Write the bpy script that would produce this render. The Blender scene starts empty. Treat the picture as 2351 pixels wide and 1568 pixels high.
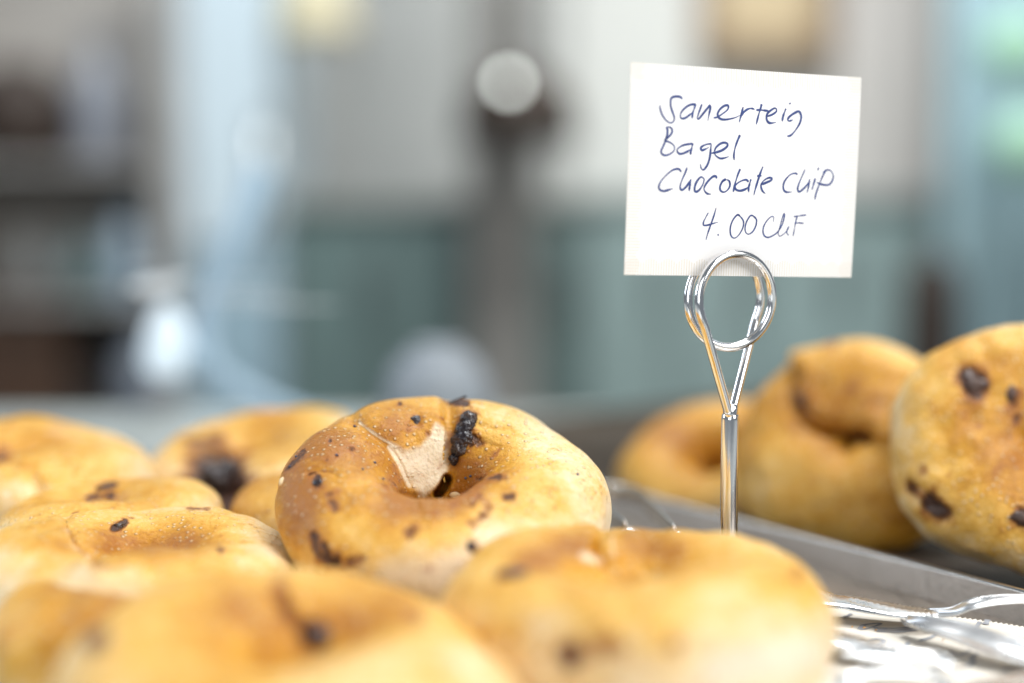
import bpy, bmesh, math, random
import numpy as np
from mathutils import Vector, Matrix
from mathutils.bvhtree import BVHTree

R = math.radians
S = bpy.context.scene
COL = S.collection

# ------------------------------------------------------------------ camera
CAM_Z, PITCH, FPX = 0.135, R(5.2), 3265.0          # lens 50 mm on 36 mm, in 2351-px units
cam = bpy.data.objects.new('camera', bpy.data.cameras.new('camera'))
COL.objects.link(cam)
S.camera = cam
cam.location = (0, 0, CAM_Z)
cam.rotation_euler = (R(90) - PITCH, 0, 0)
cam.data.lens = 50; cam.data.sensor_width = 36
cam.data.clip_start = 0.01; cam.data.clip_end = 100
cam.data.dof.use_dof = True
cam.data.dof.focus_distance = 0.464
cam.data.dof.aperture_fstop = 1.95
CP, SP = math.cos(PITCH), math.sin(PITCH)

def ray(px, py):
    a, b = (px - 1175.5) / FPX, (784 - py) / FPX
    return Vector((a, CP + b * SP, -SP + b * CP))
def at(px, py, d):                       # the world point seen at a place of the photograph, d metres away
    return Vector((0, 0, CAM_Z)) + ray(px, py) * d
def lay(px, d, z):                       # the world point at height z, d metres down the lens, in column px
    b = ((z - CAM_Z) / d + SP) / CP
    return at(px, 784 - b * FPX, d)
def on_z(px, py, z):
    r = ray(px, py)
    return Vector((0, 0, CAM_Z)) + r * ((z - CAM_Z) / r.z)
def proj(P):
    P = np.asarray(P, float) - np.array([0, 0, CAM_Z])
    f = P[:, 1] * CP - P[:, 2] * SP
    u = P[:, 1] * SP + P[:, 2] * CP
    return np.stack([1175.5 + FPX * P[:, 0] / f, 784 - FPX * u / f], 1)

# ------------------------------------------------------------------ light
w = bpy.data.worlds.new('World'); S.world = w; w.use_nodes = True
wb = w.node_tree.nodes['Background']
wb.inputs[0].default_value = (0.80, 0.90, 1.0, 1); wb.inputs[1].default_value = 0.235

def area(name, loc, target, size, power, color, sy=None):
    l = bpy.data.lights.new(name, 'AREA'); l.energy = power; l.color = color
    l.shape = 'RECTANGLE'; l.size = size; l.size_y = sy or size
    o = bpy.data.objects.new(name, l); COL.objects.link(o); o.location = loc
    o.rotation_euler = (Vector(target) - Vector(loc)).to_track_quat('-Z', 'Y').to_euler()
    return o
area('window_light', (1.15, -0.30, 1.15), (0.03, 0.45, 0.10), .95, 33, (1.0, 0.975, 0.94), 1.7)
area('front_light', (-0.45, -1.3, 0.75), (0.0, 0.45, 0.03), 1.2, 12.8, (0.96, 0.985, 1.0))
area('side_window_light', (-1.5, 1.0, 0.8), (-0.05, 0.5, 0.05), 0.9, 13, (0.78, 0.88, 1.0))
area('room_light', (0.4, 1.3, 2.3), (0.2, 2.9, 0.2), 1.2, 92, (0.95, 0.985, 1.0))

S.view_settings.view_transform = 'Standard'; S.view_settings.look = 'None'
S.view_settings.exposure = 0; S.view_settings.gamma = 1
S.cycles.use_denoising = True
S.cycles.use_adaptive_sampling = False
S.cycles.max_bounces = 8; S.cycles.transparent_max_bounces = 8
S.cycles.caustics_reflective = False; S.cycles.caustics_refractive = False
S.cycles.sample_clamp_indirect = 4

# ------------------------------------------------------------------ helpers
def tag(o, label=None, cat=None, group=None, kind=None):
    for k, v in (('label', label), ('category', cat), ('group', group), ('kind', kind)):
        if v: o[k] = v
    return o
def empty(name, loc, label, cat, group=None):
    o = bpy.data.objects.new(name, None); COL.objects.link(o); o.location = loc
    o.empty_display_size = 0.01
    return tag(o, label, cat, group)
def mesh_obj(name, verts, faces, mat, parent=None, smooth=True, loc=None):
    """verts in world coordinates; the object's origin goes to loc (or the parent's origin)"""
    verts = np.asarray(verts, float).reshape(-1, 3)
    org = np.array(loc if loc is not None else ((0, 0, 0) if parent is None else WORLD[parent.name]), float)
    me = bpy.data.meshes.new(name)
    me.from_pydata((verts - org).tolist(), [], [list(map(int, f)) for f in faces])
    if smooth:
        me.polygons.foreach_set('use_smooth', np.ones(len(me.polygons), bool))
    me.update()
    if mat: me.materials.append(mat)
    o = bpy.data.objects.new(name, me); COL.objects.link(o)
    WORLD[o.name] = org
    if parent is not None:
        o.parent = parent; o.location = Vector(org) - Vector(WORLD[parent.name])
    else:
        o.location = org
    return o
WORLD = {}
def root(name, loc, label, cat, group=None):
    o = empty(name, loc, label, cat, group); WORLD[o.name] = np.array(loc, float); return o

def box_geo(c, s, M=None, bev=0.0):
    bm = bmesh.new(); bmesh.ops.create_cube(bm, size=1)
    for v in bm.verts: v.co = Vector((v.co.x * s[0], v.co.y * s[1], v.co.z * s[2]))
    if bev: bmesh.ops.bevel(bm, geom=bm.edges[:], offset=bev, segments=2, affect='EDGES')
    vs = [(M @ v.co if M else v.co) + Vector(c) for v in bm.verts]
    bm.verts.index_update()
    fs = [[v.index for v in f.verts] for f in bm.faces]; bm.free()
    return [tuple(v) for v in vs], fs
def join_geo(parts):
    V, F = [], []
    for v, f in parts:
        n = len(V); V += list(v); F += [[i + n for i in q] for q in f]
    return V, F
def catmull(pts, n=8, closed=False):
    P = [np.asarray(p, float) for p in pts]; out = []
    m = len(P)
    for i in range(m if closed else m - 1):
        p1, p2 = P[i], P[(i + 1) % m]
        p0 = P[i - 1] if (i > 0 or closed) else 2 * p1 - p2
        p3 = P[(i + 2) % m] if (i + 2 < m or closed) else 2 * p2 - p1
        for k in range(n):
            t = k / n
            out.append(.5 * (2 * p1 + (p2 - p0) * t + (2 * p0 - 5 * p1 + 4 * p2 - p3) * t * t + (3 * p1 - p0 - 3 * p2 + p3) * t ** 3))
    if not closed: out.append(P[-1])
    return np.array(out)
def tube_geo(path, rad, seg=16, cap=True):
    path = np.asarray(path, float); n = len(path)
    rad = np.broadcast_to(np.asarray(rad, float), (n,))
    T = np.gradient(path, axis=0); T /= np.linalg.norm(T, axis=1)[:, None] + 1e-12
    ref = np.array([0, 0, 1.0]) if abs(T[0][2]) < .9 else np.array([1.0, 0, 0])
    N = np.cross(T[0], ref); N /= np.linalg.norm(N)
    V = []
    for i in range(n):
        N = N - T[i] * N.dot(T[i]); N /= np.linalg.norm(N)
        B = np.cross(T[i], N)
        for k in range(seg):
            a = 2 * math.pi * k / seg
            V.append(path[i] + rad[i] * (math.cos(a) * N + math.sin(a) * B))
    F = [[i * seg + k, i * seg + (k + 1) % seg, (i + 1) * seg + (k + 1) % seg, (i + 1) * seg + k] for i in range(n - 1) for k in range(seg)]
    if cap: F += [list(range(seg))[::-1], list(range((n - 1) * seg, n * seg))]
    return V, F
def lathe_geo(c, prof, seg=48, axis=None):
    """prof: list of (r, z) about a vertical axis through c"""
    c = np.asarray(c, float); V = []
    for r, z in prof:
        for k in range(seg):
            a = 2 * math.pi * k / seg
            V.append(c + np.array([r * math.cos(a), r * math.sin(a), z]))
    m = len(prof)
    F = [[i * seg + k, i * seg + (k + 1) % seg, (i + 1) * seg + (k + 1) % seg, (i + 1) * seg + k] for i in range(m - 1) for k in range(seg)]
    return V, F
def waves(P, freq, seed, n=28):
    """smooth 3-D noise about -1..1 made of random sine waves"""
    g = np.random.default_rng(seed)
    D = g.normal(size=(n, 3)); D /= np.linalg.norm(D, axis=1)[:, None]
    f = freq * g.uniform(.6, 1.5, n); ph = g.uniform(0, 6.283, n)
    return np.sin(P @ (D * f[:, None]).T * 6.283 + ph).sum(1) / math.sqrt(n / 2) * .6
def sstep(a, b, x):
    t = np.clip((x - a) / (b - a), 0, 1); return t * t * (3 - 2 * t)

# ------------------------------------------------------------------ materials
def new_mat(name):
    m = bpy.data.materials.new(name); m.use_nodes = True
    nt = m.node_tree; b = nt.nodes['Principled BSDF']
    return m, nt, b
def N_(nt, typ, **kw):
    n = nt.nodes.new(typ)
    for k, v in kw.items(): setattr(n, k, v)
    return n
def noise(nt, vec, scale, detail=4, rough=.55):
    n = N_(nt, 'ShaderNodeTexNoise'); n.inputs['Scale'].default_value = scale
    n.inputs['Detail'].default_value = detail; n.inputs['Roughness'].default_value = rough
    nt.links.new(vec, n.inputs['Vector']); return n.outputs['Fac']
def mrange(nt, x, a, b, c=0, d=1):
    n = N_(nt, 'ShaderNodeMapRange', interpolation_type='SMOOTHSTEP')
    for i, v in ((1, a), (2, b), (3, c), (4, d)): n.inputs[i].default_value = v
    nt.links.new(x, n.inputs[0]); return n.outputs[0]
def mth(nt, op, a, b):
    n = N_(nt, 'ShaderNodeMath', operation=op)
    for i, x in enumerate((a, b)):
        if isinstance(x, (int, float)): n.inputs[i].default_value = x
        else: nt.links.new(x, n.inputs[i])
    return n.outputs[0]
def mixc(nt, f, a, b):
    n = N_(nt, 'ShaderNodeMix', data_type='RGBA')
    for s, x in ((0, f), (6, a), (7, b)):
        if isinstance(x, (int, float)): n.inputs[s].default_value = x
        elif isinstance(x, tuple): n.inputs[s].default_value = (*x, 1)
        else: nt.links.new(x, n.inputs[s])
    return n.outputs[2]
def attr(nt, name):
    n = N_(nt, 'ShaderNodeAttribute'); n.attribute_name = name; return n.outputs['Fac']
def bump(nt, h, strength, dist, normal=None):
    n = N_(nt, 'ShaderNodeBump'); n.inputs['Strength'].default_value = strength
    n.inputs['Distance'].default_value = dist; nt.links.new(h, n.inputs['Height'])
    if normal is not None: nt.links.new(normal, n.inputs['Normal'])
    return n.outputs['Normal']
def simple(name, col, rough=.6, metal=0.0, spec=.5, var=.12, scale=20, emit=None):
    m, nt, b = new_mat(name)
    tc = N_(nt, 'ShaderNodeTexCoord').outputs['Object']
    f = noise(nt, tc, scale)
    c2 = tuple(min(1, x * (1 + var)) for x in col); c1 = tuple(x * (1 - var) for x in col)
    nt.links.new(mixc(nt, mrange(nt, f, .3, .7), c1, c2), b.inputs['Base Color'])
    b.inputs['Roughness'].default_value = rough; b.inputs['Metallic'].default_value = metal
    b.inputs['Specular IOR Level'].default_value = spec
    if emit:
        b.inputs['Emission Color'].default_value = (*emit[0], 1); b.inputs['Emission Strength'].default_value = emit[1]
    return m

def crust_material():
    m, nt, b = new_mat('bagel_crust')
    L = nt.links.new
    tc = N_(nt, 'ShaderNodeTexCoord').outputs['Object']
    info = N_(nt, 'ShaderNodeObjectInfo').outputs['Random']
    off = N_(nt, 'ShaderNodeVectorMath', operation='ADD'); L(tc, off.inputs[0])
    cx = N_(nt, 'ShaderNodeCombineXYZ'); L(mth(nt, 'MULTIPLY', info, 7.3), cx.inputs[0]); L(mth(nt, 'MULTIPLY', info, 3.1), cx.inputs[1])
    L(cx.outputs[0], off.inputs[1]); P = off.outputs[0]
    bake = attr(nt, 'bake'); choc_shade = attr(nt, 'choc_shade'); crumb = attr(nt, 'crumb'); flour = attr(nt, 'flour')  # bake holds crust tone and, on some bagels, painted shade
    n1 = noise(nt, P, 28, 3); n2 = noise(nt, P, 110, 5, .6); n3 = noise(nt, P, 520, 4, .65)
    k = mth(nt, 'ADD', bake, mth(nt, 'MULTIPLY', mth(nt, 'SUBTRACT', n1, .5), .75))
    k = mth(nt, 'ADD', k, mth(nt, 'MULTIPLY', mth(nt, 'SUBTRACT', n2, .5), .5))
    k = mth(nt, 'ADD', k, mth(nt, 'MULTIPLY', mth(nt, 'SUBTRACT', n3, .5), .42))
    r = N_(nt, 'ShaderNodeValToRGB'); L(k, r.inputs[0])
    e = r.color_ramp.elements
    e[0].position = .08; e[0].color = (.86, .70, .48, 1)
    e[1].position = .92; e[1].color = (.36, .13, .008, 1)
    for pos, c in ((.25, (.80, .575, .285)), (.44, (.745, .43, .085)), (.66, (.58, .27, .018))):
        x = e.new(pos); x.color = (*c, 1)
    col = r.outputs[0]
    # small pale blisters
    v = N_(nt, 'ShaderNodeTexVoronoi'); v.inputs['Scale'].default_value = 540; L(P, v.inputs['Vector'])
    sep = N_(nt, 'ShaderNodeSeparateColor'); L(v.outputs['Color'], sep.inputs[0])
    dots = mth(nt, 'MULTIPLY', mrange(nt, v.outputs['Distance'], .42, .12), mrange(nt, sep.outputs[0], .35, .9))
    dots = mth(nt, 'MULTIPLY', dots, mrange(nt, n2, .25, .45))
    col = mixc(nt, mth(nt, 'MULTIPLY', dots, .7), col, (.92, .74, .48))
    v2 = N_(nt, 'ShaderNodeTexVoronoi'); v2.inputs['Scale'].default_value = 130; L(P, v2.inputs['Vector'])
    sep2 = N_(nt, 'ShaderNodeSeparateColor'); L(v2.outputs['Color'], sep2.inputs[0])
    spk = mth(nt, 'MULTIPLY', mrange(nt, mth(nt, 'ADD', v2.outputs['Distance'], mth(nt, 'MULTIPLY', n3, .3)), .36, .24), mrange(nt, sep2.outputs[1], .84, .9))
    col = mixc(nt, mth(nt, 'MULTIPLY', spk, .75), col, (.30, .085, .012))
    # floury film
    fm = mrange(nt, mth(nt, 'ADD', flour, mth(nt, 'MULTIPLY', mth(nt, 'SUBTRACT', n2, .5), .8)), .3, 1.0)
    col = mixc(nt, mth(nt, 'MULTIPLY', fm, .7), col, (.86, .74, .62))
    # torn crumb
    cm = mrange(nt, mth(nt, 'ADD', crumb, mth(nt, 'MULTIPLY', mth(nt, 'SUBTRACT', n2, .5), .9)), .28, .85)
    crc = mixc(nt, mrange(nt, n3, .3, .7), (.80, .65, .44), (.88, .76, .57))
    col = mixc(nt, cm, col, crc)
    # melted chocolate marks and painted shade of gaps and folds, with a burnt orange halo
    cn = mth(nt, 'ADD', choc_shade, mth(nt, 'MULTIPLY', mth(nt, 'SUBTRACT', n2, .5), 1.5))
    cn = mth(nt, 'ADD', cn, mth(nt, 'MULTIPLY', mth(nt, 'SUBTRACT', n3, .5), .7))
    col = mixc(nt, mrange(nt, cn, .14, .5, 0, .85), col, (.36, .125, .022))
    cmask = mrange(nt, cn, .42, .84)
    col = mixc(nt, mth(nt, 'MULTIPLY', cmask, .95), col, (.045, .016, .010))
    L(col, b.inputs['Base Color'])
    rg = mixc(nt, cm, (.30, .30, .30), (.9, .9, .9))
    L(mixc(nt, mrange(nt, n2, .3, .7), rg, (.52, .52, .52)), b.inputs['Roughness'])
    b.inputs['Specular IOR Level'].default_value = .40
    b.inputs['Subsurface Weight'].default_value = .07
    b.inputs['Subsurface Radius'].default_value = (1.0, .42, .14)
    b.inputs['Subsurface Scale'].default_value = .005
    h = mth(nt, 'ADD', mth(nt, 'MULTIPLY', n2, .55), mth(nt, 'MULTIPLY', n3, .35))
    h = mth(nt, 'ADD', h, mth(nt, 'MULTIPLY', dots, .35))
    fib = N_(nt, 'ShaderNodeTexNoise'); fib.inputs['Scale'].default_value = 900; fib.inputs['Detail'].default_value = 3; L(P, fib.inputs['Vector'])
    h = mth(nt, 'ADD', h, mth(nt, 'MULTIPLY', mth(nt, 'MULTIPLY', fib.outputs['Fac'], cm), .5))
    h = mth(nt, 'SUBTRACT', h, mth(nt, 'MULTIPLY', cmask, .5))
    h = mth(nt, 'MULTIPLY', h, mth(nt, 'SUBTRACT', 1.0, mth(nt, 'MULTIPLY', cm, .55)))
    L(bump(nt, h, 1.0, .0020), b.inputs['Normal'])
    return m
CRUST = crust_material()

def choc_material():
    m, nt, b = new_mat('dark_chocolate')
    tc = N_(nt, 'ShaderNodeTexCoord').outputs['Object']
    n = noise(nt, tc, 700, 4); n2 = noise(nt, tc, 260, 3)
    nt.links.new(mixc(nt, mrange(nt, n2, .45, .75), (.020, .014, .017), (.085, .046, .028)), b.inputs['Base Color'])
    b.inputs['Roughness'].default_value = .24
    nt.links.new(bump(nt, n, .3, .0005), b.inputs['Normal'])
    return m
CHOC = choc_material()
MILK = simple('melted_chocolate', (.060, .027, .016), .42, var=.3, scale=300)
SESAME = simple('sesame', (.80, .62, .36), .45, var=.1, scale=600)
POPPY = simple('poppy', (.055, .06, .095), .5, var=.3, scale=900)

def steel(name, col, rough, aniso=False, var=.06):
    m, nt, b = new_mat(name)
    tc = N_(nt, 'ShaderNodeTexCoord').outputs['Object']
    mp = N_(nt, 'ShaderNodeMapping'); nt.links.new(tc, mp.inputs[0])
    mp.inputs['Rotation'].default_value = (0, 0, R(-34.4)); mp.inputs['Scale'].default_value = (1, .05, 1) if aniso else (1, 1, 1)
    n = noise(nt, mp.outputs[0], 900 if aniso else 60, 5)
    nt.links.new(mixc(nt, n, tuple(c * (1 - var) for c in col), tuple(min(1, c * (1 + var)) for c in col)), b.inputs['Base Color'])
    b.inputs['Metallic'].default_value = 1
    nt.links.new(mrange(nt, n, .2, .8, rough * .8, rough * 1.25), b.inputs['Roughness'])
    if aniso: nt.links.new(bump(nt, n, .12, .0003), b.inputs['Normal'])
    return m
CHROME = steel('polished_wire', (.84, .84, .85), .10)
TONG = steel('polished_tong_steel', (.74, .74, .74), .27)
TRAYM = steel('brushed_tray_steel', (.27, .235, .203), .48, True)
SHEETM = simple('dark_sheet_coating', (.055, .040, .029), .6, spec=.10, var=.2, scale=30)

# ------------------------------------------------------------------ counter and trays
D2 = Vector((-.565, .825, 0)); N2 = Vector((.825, .565, 0))
def tr(n, d, z): return tuple(N2 * n + D2 * d + Vector((0, 0, z)))
def counter_material():
    m, nt, b = new_mat('counter_stone')
    tc = N_(nt, 'ShaderNodeTexCoord').outputs['Object']
    n = noise(nt, tc, 9, 5); f = noise(nt, tc, 160, 3)
    c = mixc(nt, mrange(nt, n, .3, .7), (.40, .42, .405), (.48, .50, .485))
    nt.links.new(mixc(nt, mrange(nt, f, .6, .7), c, (.27, .28, .27)), b.inputs['Base Color'])
    b.inputs['Roughness'].default_value = .16
    return m
v, f = box_geo((0.1, .33, -.024), (2.6, 1.34, .04), bev=.004)
tag(mesh_obj('counter_top', v, f, counter_material(), smooth=False), kind='structure')

def make_tray(name, n0, n1, d0, d1, h, slope, lip, mat, label, rim, rc=.022):
    """an open tray: rounded-corner loops swept over a floor / wall / rolled rim profile"""
    prof = [(0, 0), (0, 0), (slope, h - .0010), (slope, h - .0010), (slope + .0005, h - .0002), (slope + .0014, h), (slope + .0022, h - .0003), (slope + lip, h - .0014), (slope + lip, h - .0014), (slope + lip + .0004, .0)]
    def loop(o, z):
        out = []; r = rc + o
        for cx, cy, a0 in ((n1 - rc, d1 - rc, 0), (n0 + rc, d1 - rc, 90), (n0 + rc, d0 + rc, 180), (n1 - rc, d0 + rc, 270)):
            for k in range(9):
                a = R(a0 + 90 * k / 8)
                out.append(tr(cx + r * math.cos(a), cy + r * math.sin(a), z))
        return out
    V, F = [], []
    for o, z in prof[1:]: V += loop(o, z)
    m = 36
    F2 = []
    for i in (0, 2, 3, 4, 5, 7):
        for k in range(m): (F2 if 2 <= i <= 5 else F).append([i * m + k, i * m + (k + 1) % m, (i + 1) * m + (k + 1) % m, (i + 1) * m + k])
    org = tr((n0 + n1) / 2, (d0 + d1) / 2, 0)
    t = root(name, org, label, 'tray')
    mesh_obj('wall', V, F, mat, t); mesh_obj('rolled_rim', V, F2, rim, t)
    nx, ny = 8, 16
    fl = loop(0.0002, .0)
    mesh_obj('floor_plate', fl, [list(range(m))], mat, t, smooth=False)
    return t
make_tray('serving_tray', .1180, .3965, .10, .66, .0105, .0035, .0030, TRAYM,
          'shallow brushed steel tray under the pile of bagels and the tongs', steel('rim_steel', (.62, .58, .53), .22))
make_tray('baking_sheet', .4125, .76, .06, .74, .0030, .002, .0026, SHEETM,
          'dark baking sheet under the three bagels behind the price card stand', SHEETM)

# ------------------------------------------------------------------ bagels
class Bagel:
    def __init__(s, label, c, nrm, Rr, r, k=.86, NU=220, NV=110, seed=1, spin=0, hole_pull=0.0, lump=.0016, group=None, bake_shade0=.5):
        s.rng = random.Random(seed); s.label = label; s.group = group; s.c = np.array(c, float)
        n = Vector(nrm).normalized()
        ax = Vector((1, 0, 0)); ax = (ax - n * ax.dot(n)).normalized(); ay = n.cross(ax)
        s.M = np.array([ax, ay, n]).T
        u = np.linspace(0, 2 * np.pi, NU, endpoint=False); vv = np.linspace(0, 2 * np.pi, NV, endpoint=False)
        U, Vv = np.meshgrid(u, vv, indexing='ij'); s.U, s.V = U.ravel(), Vv.ravel()
        g = np.random.default_rng(seed)
        rr = r * (1 + .05 * np.sin(s.U + g.uniform(0, 6)) + .045 * np.sin(2 * s.U + g.uniform(0, 6)) + .03 * np.sin(3 * s.U + g.uniform(0, 6)))
        cv, sv = np.cos(s.V), np.sin(s.V)
        sv2 = np.sign(sv) * np.abs(sv) ** .92
        zz = rr * k * np.where(sv < 0, sv2 * .86, sv2)
        rad = Rr + rr * cv * np.where(cv < 0, 1 - hole_pull, 1)
        rad = np.maximum(rad, .0012)
        P = np.stack([rad * np.cos(s.U), rad * np.sin(s.U), zz], 1)
        nl = P - np.stack([Rr * np.cos(s.U), Rr * np.sin(s.U), 0 * zz], 1); nl /= np.linalg.norm(nl, axis=1)[:, None]
        P = P + nl * (lump * waves(P, 22, seed + 5) + lump * .25 * waves(P, 75, seed + 9))[:, None]
        s.loc = P
        s.P = P @ s.M.T + s.c
        i = np.arange(NU)[:, None]; j = np.arange(NV)[None, :]
        a = i * NV + j; b_ = ((i + 1) % NU) * NV + j; c_ = ((i + 1) % NU) * NV + (j + 1) % NV; d = i * NV + (j + 1) % NV
        s.F = np.stack([a, b_, c_, d], -1).reshape(-1, 4)
        nn = len(s.P)
        up = zz / (r * k)
        s.attr = {'bake': bake_shade0 + .20 * np.clip(up, -1, 1) + .09 * waves(P, 16, seed + 3) - .15 * cv, 'choc_shade': np.zeros(nn), 'crumb': np.zeros(nn), 'flour': np.clip(-up * .9 - .1, 0, 1) * .3}  # bake starts from crust tone, with painted contact shadow on b9
        s.kids = []
    def normals(s):
        F = s.F; P = s.P
        fn = np.cross(P[F[:, 2]] - P[F[:, 0]], P[F[:, 3]] - P[F[:, 1]])
        n = np.zeros_like(P)
        for k in range(4): np.add.at(n, F[:, k], fn)
        n /= np.linalg.norm(n, axis=1)[:, None] + 1e-15
        return n
    def view(s):
        n = s.normals(); d = s.P - np.array([0, 0, CAM_Z]); d /= np.linalg.norm(d, axis=1)[:, None]
        return proj(s.P), n, -(n * d).sum(1)
    @staticmethod
    def pdist(q, path):
        path = np.asarray(path, float)
        if len(path) == 1: return np.linalg.norm(q - path[0], axis=1)
        best = np.full(len(q), 1e9)
        for a, b in zip(path[:-1], path[1:]):
            ab = b - a; t = np.clip(((q - a) @ ab) / (ab @ ab + 1e-9), 0, 1)
            best = np.minimum(best, np.linalg.norm(q - (a + t[:, None] * ab), axis=1))
        return best
    @staticmethod
    def inside(q, poly):
        poly = np.asarray(poly, float); ins = np.zeros(len(q), bool); j = len(poly) - 1
        for i in range(len(poly)):
            xi, yi = poly[i]; xj, yj = poly[j]
            c = ((yi > q[:, 1]) != (yj > q[:, 1])) & (q[:, 0] < (xj - xi) * (q[:, 1] - yi) / (yj - yi + 1e-12) + xi)
            ins ^= c; j = i
        return ins
    def groove(s, path, width, depth):
        """press (depth > 0) or raise a line into the visible dough"""
        q, n, f = s.view(); d = s.pdist(q, catmull(path, 6) if len(path) > 2 else path)
        wgt = np.exp(-(d / width) ** 2) * sstep(-.25, .15, f)
        s.P = s.P - n * (wgt * depth)[:, None]
    def ledge(s, path, width, height):
        """a one-sided fold: the dough left of the path stands proud and rolls off over width"""
        q, n, f = s.view(); pt = catmull(path, 6); d = s.pdist(q, pt)
        i = np.argmin(((q[:, None, :] - pt[None]) ** 2).sum(2), 1); i = np.clip(i, 1, len(pt) - 2)
        t = pt[i + 1] - pt[i - 1]; e = q - pt[i]
        side = t[:, 0] * e[:, 1] - t[:, 1] * e[:, 0]
        ends = np.minimum(np.linalg.norm(q - pt[0], axis=1), np.linalg.norm(q - pt[-1], axis=1))
        wgt = np.exp(-(d / width) ** 1.3) * sstep(-3, 4, side / (np.linalg.norm(t, axis=1) + 1e-9)) * sstep(-.3, .15, f) * sstep(0, width * .6, ends)
        s.P = s.P + n * (wgt * height)[:, None]
    def paint(s, name, path, rad, val=1.0, aspect=None):
        q, n, f = s.view(); d = s.pdist(q, path)
        wgt = val * np.exp(-(d / rad) ** 2 * .7) * sstep(-.05, .2, f)
        s.attr[name] = np.where(abs(wgt) > .01, np.maximum(s.attr[name], wgt) if val > 0 else s.attr[name] + wgt, s.attr[name])
    def add(s, name, path, rad, val):
        q, n, f = s.view(); d = s.pdist(q, path)
        s.attr[name] = s.attr[name] + val * np.exp(-(d / rad) ** 2) * sstep(-.2, .2, f)
    def fill(s, name, poly, soft=8, val=1.0):
        q, n, f = s.view(); f = np.where(np.sin(s.U) > .1, f, -1); ins = s.inside(q, poly); d = s.pdist(q, list(poly) + [poly[0]])
        sd = np.where(ins, d, -d)
        s.attr[name] = np.maximum(s.attr[name], val * sstep(-soft, soft, sd) * sstep(-.1, .15, f))
    def hole(s, path, width, depth):
        q, n, f = s.view(); wgt = np.exp(-(s.pdist(q, path) / width) ** 4) * sstep(.1, .3, np.sin(s.U)) * sstep(-.5, -.1, f)
        d = s.P - np.array([0, 0, CAM_Z]); d /= np.linalg.norm(d, axis=1)[:, None]
        s.P = s.P + d * (wgt * depth)[:, None]
    def press(s, poly, soft, depth):
        q, n, f = s.view(); f = np.where(np.sin(s.U) > .1, f, -1); d = s.pdist(q, list(poly) + [poly[0]])
        sd = np.where(s.inside(q, poly), d, -d)
        s.P = s.P - n * (depth * sstep(-soft * .3, soft, sd) * sstep(-.1, .15, f))[:, None]
    def build(s):
        me = bpy.data.meshes.new('bagel')
        me.vertices.add(len(s.P)); me.vertices.foreach_set('co', (s.P - s.c).ravel())
        me.loops.add(s.F.size); me.loops.foreach_set('vertex_index', s.F.ravel().astype(np.int32))
        me.polygons.add(len(s.F)); me.polygons.foreach_set('loop_start', np.arange(0, s.F.size, 4, dtype=np.int32))
        me.polygons.foreach_set('use_smooth', np.ones(len(s.F), bool))
        me.update(calc_edges=True); me.validate()
        for k, a in s.attr.items():
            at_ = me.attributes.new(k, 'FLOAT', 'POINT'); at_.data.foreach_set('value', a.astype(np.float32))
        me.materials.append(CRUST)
        o = bpy.data.objects.new('bagel', me); COL.objects.link(o); o.location = s.c
        WORLD[o.name] = s.c
        tag(o, s.label, 'bagel', s.group)
        s.obj = o
        s.bvh = BVHTree.FromPolygons([tuple(p) for p in s.P], [tuple(map(int, f)) for f in s.F])
        return o
    def hit(s, px, py):
        d = ray(px, py).normalized()
        loc, n, i, dist = s.bvh.ray_cast(Vector((0, 0, CAM_Z)), d)
        if loc is None: return None
        if n.dot(d) > 0: n = -n
        return loc, n, d
    def bit(s, name, px, py, a, b, rot, h, mat, lump=.25, seed=0, sink=.35, sub=3, wrinkle=0):
        """a chip or seed set into the crust: a by b half-sizes in mm across the view, h high along the normal"""
        r_ = s.hit(px, py)
        if r_ is None: return
        loc, n, d = r_
        ex = Vector((1, 0, 0)); ex = (ex - n * ex.dot(n)).normalized(); ey = n.cross(ex)
        c, q = math.cos(R(rot)), math.sin(R(rot)); e1 = ex * c + ey * q; e2 = ey * c - ex * q
        bm = bmesh.new(); bmesh.ops.create_icosphere(bm, subdivisions=sub, radius=1)
        V = np.array([v.co[:] for v in bm.verts]); bm.verts.index_update()
        F = [[v.index for v in f.verts] for f in bm.faces]; bm.free()
        if lump: V = V * (1 + lump * waves(V, .75, seed + 3) * .7 + lump * .45 * waves(V, 1.9, seed + 8))[:, None]
        if wrinkle: V = V * (1 + wrinkle * (1 - 2 * np.abs(waves(V, .9, seed + 31, 14))) + wrinkle * .5 * (1 - 2 * np.abs(waves(V, 2.0, seed + 37, 14))))[:, None]
        W = np.array(loc) + (V[:, :1] * a * np.array(e1) + V[:, 1:2] * b * np.array(e2) + (V[:, 2:] - sink) * h * np.array(n)) * .001
        return mesh_obj(name, W, F, mat, s.obj)

# ---- the sharp bagel in the middle
LEFTG = 'chocolate chip bagels heaped on the near tray'
RIGHTG = 'chocolate chip bagels leaning together on the far sheet'
b1 = Bagel('sharp tilted bagel crowning the heap, a wrinkled chocolate lump beside its hole',
           at(1010, 1160, .462), (0.03, -.33, .944), .0333, .0212, .86, 520, 260, seed=11, lump=.0011, group=LEFTG, bake_shade0=0.43)
def px1(x, y): return (574 + x * .3662, 861 + y * .3662)      # a place in an enlarged view of this bagel
def pl(*pts): return [px1(*p) for p in pts]
b1.groove(pl((640, 270), (760, 350), (880, 440), (960, 560), (1010, 680)), 15, .0020)
b1.ledge(pl((1010, 690), (960, 570), (880, 450), (760, 355), (650, 270)), 70, .0008)
b1.ledge(pl((1240, 180), (1240, 300), (1235, 430), (1235, 600)), 80, .0011)
b1.groove(pl((1245, 150), (1250, 260), (1250, 420), (1245, 640)), 15, .0032)
b1.groove(pl((1330, 300), (1310, 430), (1280, 540)), 17, .0012)
b1.groove(pl((1400, 300), (1500, 330), (1640, 345)), 7, .0007)
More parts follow.
